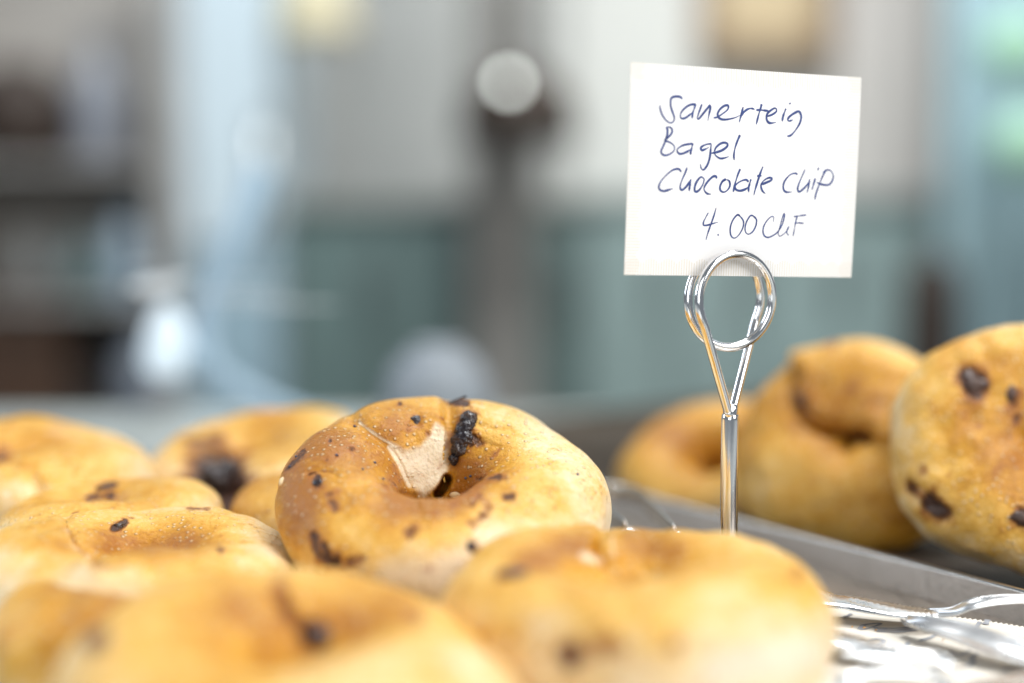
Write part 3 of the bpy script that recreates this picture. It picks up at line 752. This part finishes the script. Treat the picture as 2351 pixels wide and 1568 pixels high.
PRN = [[(1972,1446),(1985,1435),(2020,1431),(2012,1437),(1985,1445),(1972,1446)], [(2005,1442),(2050,1443),(2100,1440)], [(2008,1446),(2055,1447),(2108,1443)], [(2012,1450),(2060,1451),(2112,1446)],
       [(2072,1490),(2080,1481),(2087,1473)], [(1985,1474),(2010,1468),(2030,1471),(2015,1478),(1985,1474)], [(2110,1470),(2140,1462),(2160,1450),(2165,1440)], [(2250,1432),(2240,1445),(2230,1458)], [(2268,1428),(2262,1438)],
       [(2130,1530),(2180,1532),(2220,1526),(2235,1515),(2230,1505),(2245,1498)], [(2180,1490),(2200,1500),(2230,1492)], [(2290,1500),(2310,1490),(2340,1495)], [(2300,1540),(2330,1530),(2350,1535)], [(1930,1420),(1945,1414),(1955,1407)]]
for i, st in enumerate(PRN):
    ribbon([pp2(*p) for p in st], .0006 if len(st) > 2 else .0009, .0002 + .00001 * i, V, F, paperP, False, i)
mesh_obj('print', V, F, PRINT, paper, smooth=False)

V, F = [], []; rg = random.Random(5)
for k in range(46):
    p = paperP(rg.uniform(-.06, .03), rg.uniform(-.02, .09)); r_ = rg.uniform(.0003, .0009)
    if p.dot(N2) > .392: continue
    b0 = len(V); z0 = .0016 if (p - PA).dot(pp) > 0 else .0006
    for sx, sy, sz in ((1, 0, 0), (-.4, .9, 0), (-.6, -.8, 0), (.1, .1, 1.1), (0, 0, -.5)):
        V.append((p.x + r_ * (sx + rg.uniform(-.3, .3)), p.y + r_ * (sy + rg.uniform(-.3, .3)), z0 + r_ * (.5 + sz * rg.uniform(.6, 1))))
    F += [[b0 + i for i in q_] for q_ in ((0, 1, 3), (1, 2, 3), (2, 0, 3), (1, 0, 4), (2, 1, 4), (0, 2, 4))]
tag(mesh_obj('crumbs', V, F, simple('toasted_crumb', (.55, .30, .10), .7, var=.3, scale=400), smooth=False), 'golden crust crumbs scattered on the tray paper', 'crumbs', kind='stuff')

# ------------------------------------------------------------------ serving tongs
def strip_geo(path, width, thick, up, roll=None, knurl=None, seg_w=8, cup=0.0):
    """a metal strip along path: width across, thick along its face normal; cup bows the section"""
    path = np.asarray(path, float); n = len(path)
    width = np.broadcast_to(np.asarray(width, float), (n,)); T = np.gradient(path, axis=0); T /= np.linalg.norm(T, axis=1)[:, None]
    up = np.asarray(up, float)
    if up.ndim == 1: up = np.broadcast_to(up, (n, 3))
    V = []
    cup = np.broadcast_to(np.asarray(cup, float), (n,))
    for i in range(n):
        B = np.cross(T[i], up[i]); B /= np.linalg.norm(B) + 1e-12; Nn = np.cross(B, T[i])
        for s_ in (1, -1):
            for k in range(seg_w + 1):
                x = (k / seg_w - .5) * (1 if s_ > 0 else -1)
                e = thick * .5 * s_ * (1 - (2 * abs(x)) ** 6 * .8)
                h = 0
                if knurl is not None and s_ > 0: h = knurl[i] * (math.sin(i * 1.9 + k * 2.4) * math.sin(k * 2.4 - i * 1.7)) * (1 - (2 * abs(x)) ** 4)
                V.append(path[i] + B * width[i] * x + Nn * (e + h + cup[i] * (4 * x * x - .5)))
    m = 2 * (seg_w + 1)
    F = [[i * m + k, i * m + (k + 1) % m, (i + 1) * m + (k + 1) % m, (i + 1) * m + k] for i in range(n - 1) for k in range(m)]
    F += [list(range(m))[::-1], list(range((n - 1) * m, n * m))]
    return V, F
tongs = root('serving_tongs', tuple(on_z(1870, 1390, .002)), 'steel serving tongs with knurled grips lying along the right wall of the tray', 'tongs')
U3 = np.array([0, 0, 1.0])
# spring bow at the back: a strip standing on edge
bow = catmull([at(1437, 1216, .50), at(1400, 1186, .525), at(1368, 1150, .56), at(1372, 1131, .580), at(1400, 1128, .588), at(1438, 1131, .582), at(1468, 1141, .567), at(1492, 1163, .545), at(1520, 1194, .515), at(1548, 1226, .49)], 10)
side = np.cross(np.gradient(bow, axis=0), U3); side /= np.linalg.norm(side, axis=1)[:, None]
v, f = strip_geo(bow, .0070, .0010, side, seg_w=6); mesh_obj('spring_bow', v, f, steel('worn_spring_steel', (.66, .62, .57), .16), tongs)
# upper arm
arm1 = catmull([at(1548, 1226, .490), on_z(1700, 1300, .011), on_z(1865, 1367, .0085), on_z(1960, 1384, .0075), on_z(2070, 1403, .0065), on_z(2150, 1409, .006)], 16)
n = len(arm1); tt = np.linspace(0, 1, n)
w1 = .0056 + .0085 * sstep(.1, .55, tt) - .004 * sstep(.86, 1, tt)
kn = .0005 * sstep(.55, .62, tt) * (1 - sstep(.93, .98, tt))
upv = np.array([U3 + np.array([-.30, -.10, 0]) * (1 - t) + np.array([.05, .06, 0]) * t for t in tt])
v, f = strip_geo(arm1, w1, .0016, upv, knurl=kn, seg_w=10, cup=-.0008); mesh_obj('arm', v, f, TONG, tongs)
# lower arm
arm2 = catmull([at(1437, 1216, .50), on_z(1600, 1330, .010), on_z(1800, 1440, .008), on_z(1900, 1462, .0075), on_z(1975, 1478, .0065), on_z(2030, 1490, .0055)], 16)
n = len(arm2); tt = np.linspace(0, 1, n)
w2 = .0056 + .008 * sstep(.1, .55, tt) - .004 * sstep(.9, 1, tt)
kn = .0005 * sstep(.5, .6, tt) * (1 - sstep(.93, .98, tt))
upv = np.array([U3 + np.array([-.30, -.10, 0]) * (1 - t) + np.array([.05, .06, 0]) * t for t in tt])
v, f = strip_geo(arm2, w2, .0016, upv, knurl=kn, seg_w=10, cup=-.0008); mesh_obj('arm', v, f, TONG, tongs)
def blade(pts, ws, up, cup, thick=.0011):
    p = catmull(pts, 10); t = np.linspace(0, len(ws) - 1, len(p)); ww = np.interp(t, range(len(ws)), ws)
    v, f = strip_geo(p, ww, thick, up, seg_w=14, cup=cup); return mesh_obj('blade', v, f, TONG, tongs)
blade([on_z(2130, 1408, .006), on_z(2185, 1406, .008), on_z(2235, 1388, .0115), on_z(2300, 1378, .013), on_z(2390, 1376, .013)], [.0034, .0038, .0038, .0034, .003], np.array([-.1, -.65, .75]), .0010)
blade([on_z(2075, 1424, .006), on_z(2130, 1437, .0065), on_z(2200, 1455, .0065), on_z(2290, 1488, .006), on_z(2400, 1520, .005)], [.003, .0085, .011, .0125, .012], np.array([-.12, -.20, .97]), .0026)
blade([on_z(1930, 1500, .0085), on_z(1985, 1502, .009), on_z(2070, 1510, .009), on_z(2150, 1515, .008), on_z(2185, 1535, .0065)], [.003, .006, .0066, .005, .003], np.array([-.05, -.42, .9]), .0016)
blade([on_z(1920, 1590, .006), on_z(1965, 1556, .008), on_z(2040, 1545, .0095), on_z(2130, 1552, .0095), on_z(2190, 1590, .008)], [.0035, .0045, .005, .0045, .0035], np.array([0, -.12, .99]), .0018)
blade([on_z(2190, 1600, .004), on_z(2270, 1577, .0045), on_z(2400, 1552, .005)], [.007, .009, .010], np.array([-.1, .05, .99]), .0012)

# ------------------------------------------------------------------ things behind, on the counter
WHITE = simple('white_glaze', (.26, .275, .31), .55, var=.04)
PALEB = simple('pale_blue_flare', (.31, .41, .51), .5, var=.12, scale=12)
bp = at(1005, 985, .98)
v, f = lathe_geo((bp.x, bp.y, -.004), [(.036, .0), (.038, .001), (.037, .013), (.033, .028), (.025, .040), (.016, .045), (.016, .049), (.014, .049), (.012, .046), (.0005, .046)], 40)
tag(mesh_obj('bowl', v, f, WHITE, loc=(bp.x, bp.y, -.004)), 'small white bowl turned upside down behind the sharp bagel', 'bowl')

lp = at(760, 990, .95)
lamp = root('reflection_flare', (lp.x, lp.y, -.004), 'pale blue curved sweep added for a window reflection, with a glowing white flare behind the heap', 'lamp')  # lamp holds the flare added to imitate a window reflection
path = catmull([at(820, 992, .95), at(700, 965, .95), at(580, 915, .95), at(490, 850, .95), at(470, 760, .96), at(505, 660, .97), at(545, 560, .98), at(580, 470, .99), at(600, 400, 1.0)], 10)
tt = np.linspace(0, 1, len(path))
v, f = tube_geo(path, .0075 + .004 * tt, 14); mesh_obj('flare_sweep', v, f, PALEB, lamp)  # tube added to imitate the tail of a window reflection
g = at(385, 812, .95)
v, f = lathe_geo(tuple(g), [(max(.0002, .0165 * math.sin(a) * (1 + .25 * math.cos(a))), -.0175 * math.cos(a) + .008 * (1 - math.cos(a)) ** 2 * .5) for a in np.linspace(0, math.pi, 24)], 32)
mesh_obj('flare', v, f, simple('reflection_glow', (.5, .55, .6), .4, var=.02, emit=((.78, .88, 1.0), .5)), lamp)  # glowing body added to imitate a window reflection
v, f = tube_geo([at(470, 835, .95), at(430, 822, .95), at(395, 815, .95)], .010, 12); mesh_obj('flare_link', v, f, PALEB, lamp)

# upright glass screen carrying painted reflection glints, behind the heap
def glass_material():
    m, nt, b = new_mat('clear_glass'); nt.nodes.remove(b)
    t = N_(nt, 'ShaderNodeBsdfTransparent'); t.inputs[0].default_value = (.97, .985, .98, 1)
    g_ = N_(nt, 'ShaderNodeBsdfGlossy'); g_.inputs['Roughness'].default_value = .02
    fr = N_(nt, 'ShaderNodeFresnel'); fr.inputs[0].default_value = 1.06
    mx = N_(nt, 'ShaderNodeMixShader')
    nt.links.new(fr.outputs[0], mx.inputs[0]); nt.links.new(t.outputs[0], mx.inputs[1]); nt.links.new(g_.outputs[0], mx.inputs[2])
    nt.links.new(mx.outputs[0], nt.nodes['Material Output'].inputs[0]); return m
GY = .80
v, f = box_geo((0.1, GY, .198), (1.6, .004, .404))
screen = mesh_obj('glass_screen', v, f, glass_material(), smooth=False, loc=(.1, GY, -.004))
tag(screen, 'clear upright glass screen with painted pale glints standing behind the trays', 'glass screen')
GLINT = simple('painted_glint', (.80, .86, .90), .5, var=.1, scale=200)  # white colour imitates glints reflected in the glass
def glint(px, py, w_, h_, rot=0):
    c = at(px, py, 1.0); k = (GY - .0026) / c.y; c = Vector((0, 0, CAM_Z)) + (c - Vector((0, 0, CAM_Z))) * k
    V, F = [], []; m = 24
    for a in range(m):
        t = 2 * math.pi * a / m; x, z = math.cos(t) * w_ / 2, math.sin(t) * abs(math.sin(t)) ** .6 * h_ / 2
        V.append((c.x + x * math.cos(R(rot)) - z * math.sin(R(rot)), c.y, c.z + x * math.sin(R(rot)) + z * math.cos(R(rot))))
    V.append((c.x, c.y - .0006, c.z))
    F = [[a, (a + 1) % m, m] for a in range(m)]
    mesh_obj('glint', V, F, GLINT, screen)
glint(352, 655, .030, .0075, 4); glint(392, 640, .026, .004, 5); glint(640, 700, .075, .0016, 0); glint(330, 606, .022, .0012, 0); glint(560, 680, .06, .0014, -1); glint(590, 640, .05, .0012, 0)

# ------------------------------------------------------------------ the room behind, out of focus
def slab(name, x0, x1, y0, y1, d, th, mat, parent=None, bev=0.0, loc=None, z0=None):
    """an upright box that fills the photograph's rectangle x0..x1, y0..y1 at distance d"""
    a, b_ = at(x0, y1, d), at(x1, y0, d); lo = a.z if z0 is None else z0
    v, f = box_geo(((a.x + b_.x) / 2, d + th / 2, (lo + b_.z) / 2), (b_.x - a.x, th, b_.z - lo), bev=bev)
    return mesh_obj(name, v, f, mat, parent, smooth=False, loc=loc)
FLOOR = -.95
v, f = box_geo((0, 1.0, FLOOR - .02), (9, 8, .04)); tag(mesh_obj('floor', v, f, simple('floor_boards', (.28, .25, .21), .5, scale=6), smooth=False), kind='structure')
v, f = box_geo((0, 3.25, .6), (9, .1, 3.2)); tag(mesh_obj('back_wall', v, f, simple('plaster', (.52, .505, .485), .8, var=.05, scale=3), smooth=False), kind='structure')

HANDLE = simple('dull_iron', (.07, .075, .075), .7)
def cabinet(x0, x1, y0, d, col, top, nd, label):
    a = at(x0, y0, d); b_ = at(x1, y0, d)
    c = root('cabinet', ((a.x + b_.x) / 2, d + .2, FLOOR), label, 'cabinet')
    m = simple('cabinet_paint', col, .5, var=.12, scale=4)
    slab('body', x0, x1, y0, 900, d, .4, m, c, z0=FLOOR + .08)
    v, f = box_geo(((a.x + b_.x) / 2, d + .19, a.z + .012), (b_.x - a.x + .03, .44, .024), bev=.004); mesh_obj('worktop', v, f, simple('worktop', top, .45), c, smooth=False)
    wd = (b_.x - a.x) / nd
    for i in range(nd):
        cx = a.x + wd * (i + .5); zz = a.z - .03
        v, f = box_geo((cx, d - .010, (FLOOR + .12 + zz) / 2), (wd - .012, .018, zz - FLOOR - .12), bev=.003); dr = mesh_obj('door', v, f, m, c, smooth=False)
        v, f = tube_geo([(cx + wd * .36, d - .035, zz - .06), (cx + wd * .36, d - .035, zz - .18)], .006, 10); mesh_obj('handle', v, f, HANDLE, dr)
cabinet(655, 1330, 478, 2.6, (.105, .155, .150), (.28, .29, .27), 3, 'dark green low cabinet behind the post')
cabinet(1335, 2150, 470, 2.75, (.235, .305, .30), (.30, .34, .33), 4, 'pale grey green low cabinet behind the price card')

def fridge():
    a = at(385, 600, 2.5); b_ = at(630, 600, 2.5)
    c = root('refrigerator', ((a.x + b_.x) / 2, 2.8, FLOOR), 'tall pale blue refrigerator against the wall', 'refrigerator')
    m = simple('fridge_paint', (.56, .65, .72), .35, var=.05, scale=3)
    slab('body', 385, 630, -160, 900, 2.5, .5, m, c, z0=FLOOR + .04)
    slab('door', 388, 627, -155, 560, 2.475, .022, m, c, .004)
    slab('lower_door', 388, 627, 570, 900, 2.475, .022, simple('fridge_lower', (.30, .42, .50), .4), c, .004, z0=FLOOR + .06)
    v, f = tube_geo([tuple(at(605, 260, 2.44)), tuple(at(605, 520, 2.44))], .008, 10); mesh_obj('handle', v, f, TONG, c)
fridge()

# timber post with hanging lamp in front of it
a = at(1075, 100, 2.45); b_ = at(1235, 100, 2.45)
v, f = box_geo(((a.x + b_.x) / 2, 2.51, FLOOR + .95), (b_.x - a.x, .12, 1.9 + .9), bev=.01)
tag(mesh_obj('timber_post', v, f, simple('grey_timber', (.225, .21, .195), .7, var=.2, scale=8), smooth=False, loc=((a.x + b_.x) / 2, 2.51, FLOOR)), 'grey brown square timber post in the middle of the room', 'post')
hp = at(1190, 262, 2.3)
pend = root('pendant_lamp', (hp.x, hp.y, hp.z), 'dark brown pendant lamp with a small bright gleam added for a glass reflection in front of the post', 'lamp')
DBR = simple('dark_brown_metal', (.030, .014, .007), .5, var=.3)
v, f = lathe_geo(tuple(hp), [(.012, .075), (.05, .066), (.088, .030), (.098, -.045), (.094, -.046), (.08, .02), (.02, .06)], 36); mesh_obj('shade', v, f, DBR, pend)
v, f = tube_geo([tuple(hp + Vector((0, 0, .07))), tuple(hp + Vector((0, 0, 1.2)))], .004, 8); mesh_obj('cord', v, f, DBR, pend)
bb = at(1168, 190, 2.2)
v, f = lathe_geo(tuple(bb), [(max(.0002, .0095 * math.sin(t)), -.0095 * math.cos(t)) for t in np.linspace(0, math.pi, 12)], 20)
mesh_obj('gleam', v, f, simple('reflected_gleam', (.8, .8, .8), .3, var=.01, emit=((.93, .97, .92), 7)), pend)  # small glowing ball added to imitate a point reflection on glass
v, f = tube_geo([tuple(bb), tuple(hp + Vector((0, -.01, .02)))], .003, 8); mesh_obj('gleam_link', v, f, DBR, pend)

# picture on the wall
pf = root('picture_frame', tuple(at(1755, 110, 3.1)), 'square picture in a brown frame hanging above the price card', 'picture')
FR = simple('frame_wood', (.26, .165, .10), .5, scale=15)
slab('frame_edge', 1598, 1905, 98, 138, 3.12, .04, FR, pf); slab('frame_edge', 1598, 1640, -120, 97, 3.12, .04, FR, pf); slab('frame_edge', 1862, 1905, -120, 97, 3.12, .04, FR, pf); slab('frame_edge', 1598, 1905, -160, -121, 3.12, .04, FR, pf)
slab('canvas', 1641, 1861, -120, 97, 3.14, .01, simple('canvas', (.62, .47, .29), .7, scale=4), pf)

# bright wall piers
def pier(x0, x1, y0, y1, d, col, label):
    a = at((x0 + x1) / 2, y1, d)
    tag(slab('wall_pier', x0, x1, y0, y1, d, .08, simple('pier_plaster', col, .8, var=.04, scale=3), loc=(a.x, d, a.z), z0=FLOOR), label, 'pier')
pier(1300, 1600, -400, 470, 3.15, (.66, .635, .60), 'pale plaster pier left of the picture behind the price card')
pier(1915, 2130, -400, 470, 3.15, (.72, .65, .61), 'pinkish white plaster pier between the picture and the turquoise curtain')

# turquoise curtain and lanterns
cu = at(2290, 300, 2.55)
V, F = [], []; m = 90
xa, xb = at(2165, 0, 2.55).x, at(2700, 0, 2.55).x
for i in range(m + 1):
    x = xa + (xb - xa) * i / m; y = 2.55 + .018 * math.sin(i * .75) + .01 * math.sin(i * 1.9)
    for z in (FLOOR + .02, .2, 1.3): V.append((x, y + .004 * z, z))
F = [[3 * i + k, 3 * i + 3 + k, 3 * i + 4 + k, 3 * i + 1 + k] for i in range(m) for k in (0, 1)]
cur = mesh_obj('curtain', V, F, simple('turquoise_cloth', (.34, .46, .50), .75, var=.16, scale=3), loc=(cu.x, 2.55, FLOOR))
sd = cur.modifiers.new('thickness', 'SOLIDIFY'); sd.thickness = .003
tag(cur, 'turquoise curtain hanging at the right edge', 'curtain')
LG = simple('green_paper', (.42, .68, .50), .7, var=.12, scale=15)
for (x, y, r_, lab) in ((2335, 110, .055, 'upper round pale green paper lantern in front of the curtain'), (2360, 330, .058, 'lower round pale green paper lantern in front of the curtain')):
    c = at(x, y, 2.35); ln = root('paper_lantern', tuple(c), lab, 'lantern', 'green paper lanterns')
    prof = [(max(.004, r_ * math.sin(t)) * (1 + .02 * math.cos(t * 24)), -r_ * .92 * math.cos(t)) for t in np.linspace(.15, math.pi - .15, 50)]
    v, f = lathe_geo(tuple(c), prof, 32); mesh_obj('paper_shade', v, f, LG, ln)
    v, f = tube_geo([tuple(c + Vector((.0, 0, r_ * .9))), tuple(c + Vector((0, 0, 1.0 - .3 * (y > 200))))], .0015, 6); mesh_obj('string', v, f, DBR, ln)

# brown post at the right
bpz = at(2140, 590, 2.2)
v, f = lathe_geo((bpz.x, 2.2, FLOOR), [(.0005, bpz.z - FLOOR), (.03, bpz.z - FLOOR - .002), (.042, bpz.z - FLOOR - .03), (.046, bpz.z - FLOOR - .1), (.047, 0)], 24)
tag(mesh_obj('wooden_stake', v, f, simple('stake_wood', (.028, .016, .011), .7, scale=12), loc=(bpz.x, 2.2, FLOOR)), 'dark brown round wooden post left of the turquoise curtain', 'post')

# left: shelf with dark things
SHW = simple('shelf_wood', (.20, .115, .062), .6, var=.25, scale=8)
sx0, sx1, sd_ = -260, 370, 2.3
sh0, sh1 = at(sx0, 690, sd_), at(sx1, 690, sd_)
shelf = root('shelf_unit', ((sh0.x + sh1.x) / 2, sd_, FLOOR), 'brown wooden shelf unit at the left edge holding dark crates and bottles', 'shelf')
for zz in (at(0, 690, sd_).z, at(0, 370, sd_).z, at(0, 980, sd_).z):
    v, f = box_geo(((sh0.x + sh1.x) / 2, sd_ + .15, zz - .006), (sh1.x - sh0.x, .30, .012)); mesh_obj('shelf_board', v, f, simple('shelf_board', (.36, .335, .32), .6, var=.15), shelf, smooth=False)
for xx in (sh0.x, sh1.x):
    v, f = box_geo((xx, sd_ + .15, (FLOOR + .55) / 2), (.014, .30, .55 - FLOOR)); mesh_obj('side_panel', v, f, simple('shelf_side', (.38, .355, .34), .6, var=.15), shelf, smooth=False)
v, f = box_geo(((sh0.x + sh1.x) / 2, sd_ + .31, (FLOOR + .60) / 2), (sh1.x - sh0.x, .012, .60 - FLOOR)); mesh_obj('back_panel', v, f, simple('shelf_back', (.37, .335, .31), .7, var=.2, scale=5), shelf, smooth=False)
zs = [at(0, 690, sd_).z, at(0, 370, sd_).z, at(0, 980, sd_).z]
def crate(x0, x1, y0, y1, d, lab, col):
    a, b_ = at(x0, y1, d), at(x1, y0, d)
    c = root('wooden_crate', ((a.x + b_.x) / 2, d + .1, a.z), lab, 'crate', 'dark crates on the left shelf')
    m = simple('crate_wood', col, .6, var=.3, scale=14)
    h = (b_.z - a.z) / 3
    for i in range(3):
        v, f = box_geo(((a.x + b_.x) / 2, d + .006, a.z + h * (i + .5)), (b_.x - a.x, .012, h - .008)); mesh_obj('slat', v, f, m, c, smooth=False)
    v, f = box_geo(((a.x + b_.x) / 2, d + .10, (a.z + b_.z) / 2), (b_.x - a.x - .004, .17, b_.z - a.z - .01)); mesh_obj('box_body', v, f, simple('crate_inside', tuple(x * .5 for x in col), .7), c, smooth=False)
crate(-250, 140, 660, 975, sd_ + .02, 'reddish dark brown crate at the left edge above the heap', (.055, .024, .011))
crate(142, 265, 830, 975, sd_ + .04, 'blackish crate beside the reddish crate, just above the bagels', (.018, .010, .007))
def bottle(x, y0, y1, wpx, d, col, lab):
    a, b_ = at(x, y1, d), at(x, y0, d); r_ = wpx * d / FPX / 2; h = b_.z - a.z
    b = root('bottle', (a.x, d, a.z), lab, 'bottle', 'bottles on the left shelf')
    v, f = lathe_geo((a.x, d, a.z), [(.0005, 0), (r_ * .95, .001), (r_, .006), (r_, h * .58), (r_ * .8, h * .68), (r_ * .36, h * .8), (r_ * .34, h * .93)], 28); mesh_obj('glass_body', v, f, simple('bottle_glass', col, .18, var=.1), b)
    v, f = lathe_geo((a.x, d, a.z), [(r_ * .40, h * .90), (r_ * .42, h * .99), (.0005, h)], 20); mesh_obj('cap', v, f, simple('bottle_cap', tuple(c * .6 for c in col), .4), b)
bottle(190, 530, 688, 105, sd_ + .04, (.085, .12, .12), 'dark green bottle on the middle board of the left shelf')
bottle(290, 470, 688, 85, sd_ + .06, (.26, .33, .40), 'grey blue bottle on the middle board of the left shelf')
bottle(75, 520, 688, 90, sd_ + .08, (.19, .19, .185), 'grey bottle at the left end of the middle board')
bottle(330, 740, 978, 130, sd_ + .05, (.16, .18, .22), 'blue grey bottle on the lowest board of the left shelf')
pt = at(20, 370, sd_)
v, f = lathe_geo((pt.x, sd_ + .08, pt.z), [(.0005, 0), (.06, .001), (.088, .04), (.094, .085), (.080, .125), (.05, .145), (.054, .16), (.042, .158)], 32)
tag(mesh_obj('clay_pot', v, f, simple('brown_clay', (.028, .013, .007), .6, var=.25, scale=15), loc=(pt.x, sd_ + .08, pt.z)), 'round dark brown clay pot on the top board of the left shelf', 'pot')
bottle(235, 90, 368, 120, sd_ + .1, (.24, .25, .29), 'tall grey bottle on the top board next to the clay pot')
yl = at(735, 60, 2.55)
v, f = lathe_geo((yl.x, 2.55, yl.z), [(.075, -.02), (.045, .09), (.043, .09), (.073, -.02)], 32)
yel = root('wall_lamp', (yl.x, 2.55, yl.z), 'cream wall lamp shade right of the refrigerator', 'lamp'); mesh_obj('lamp_shade', v, f, simple('cream_shade', (.54, .47, .32), .8, var=.05), yel)
v, f = tube_geo([(yl.x, 2.56, yl.z + .05), (yl.x, 3.2, yl.z + .02)], .006, 8); mesh_obj('lamp_arm', v, f, DBR, yel)
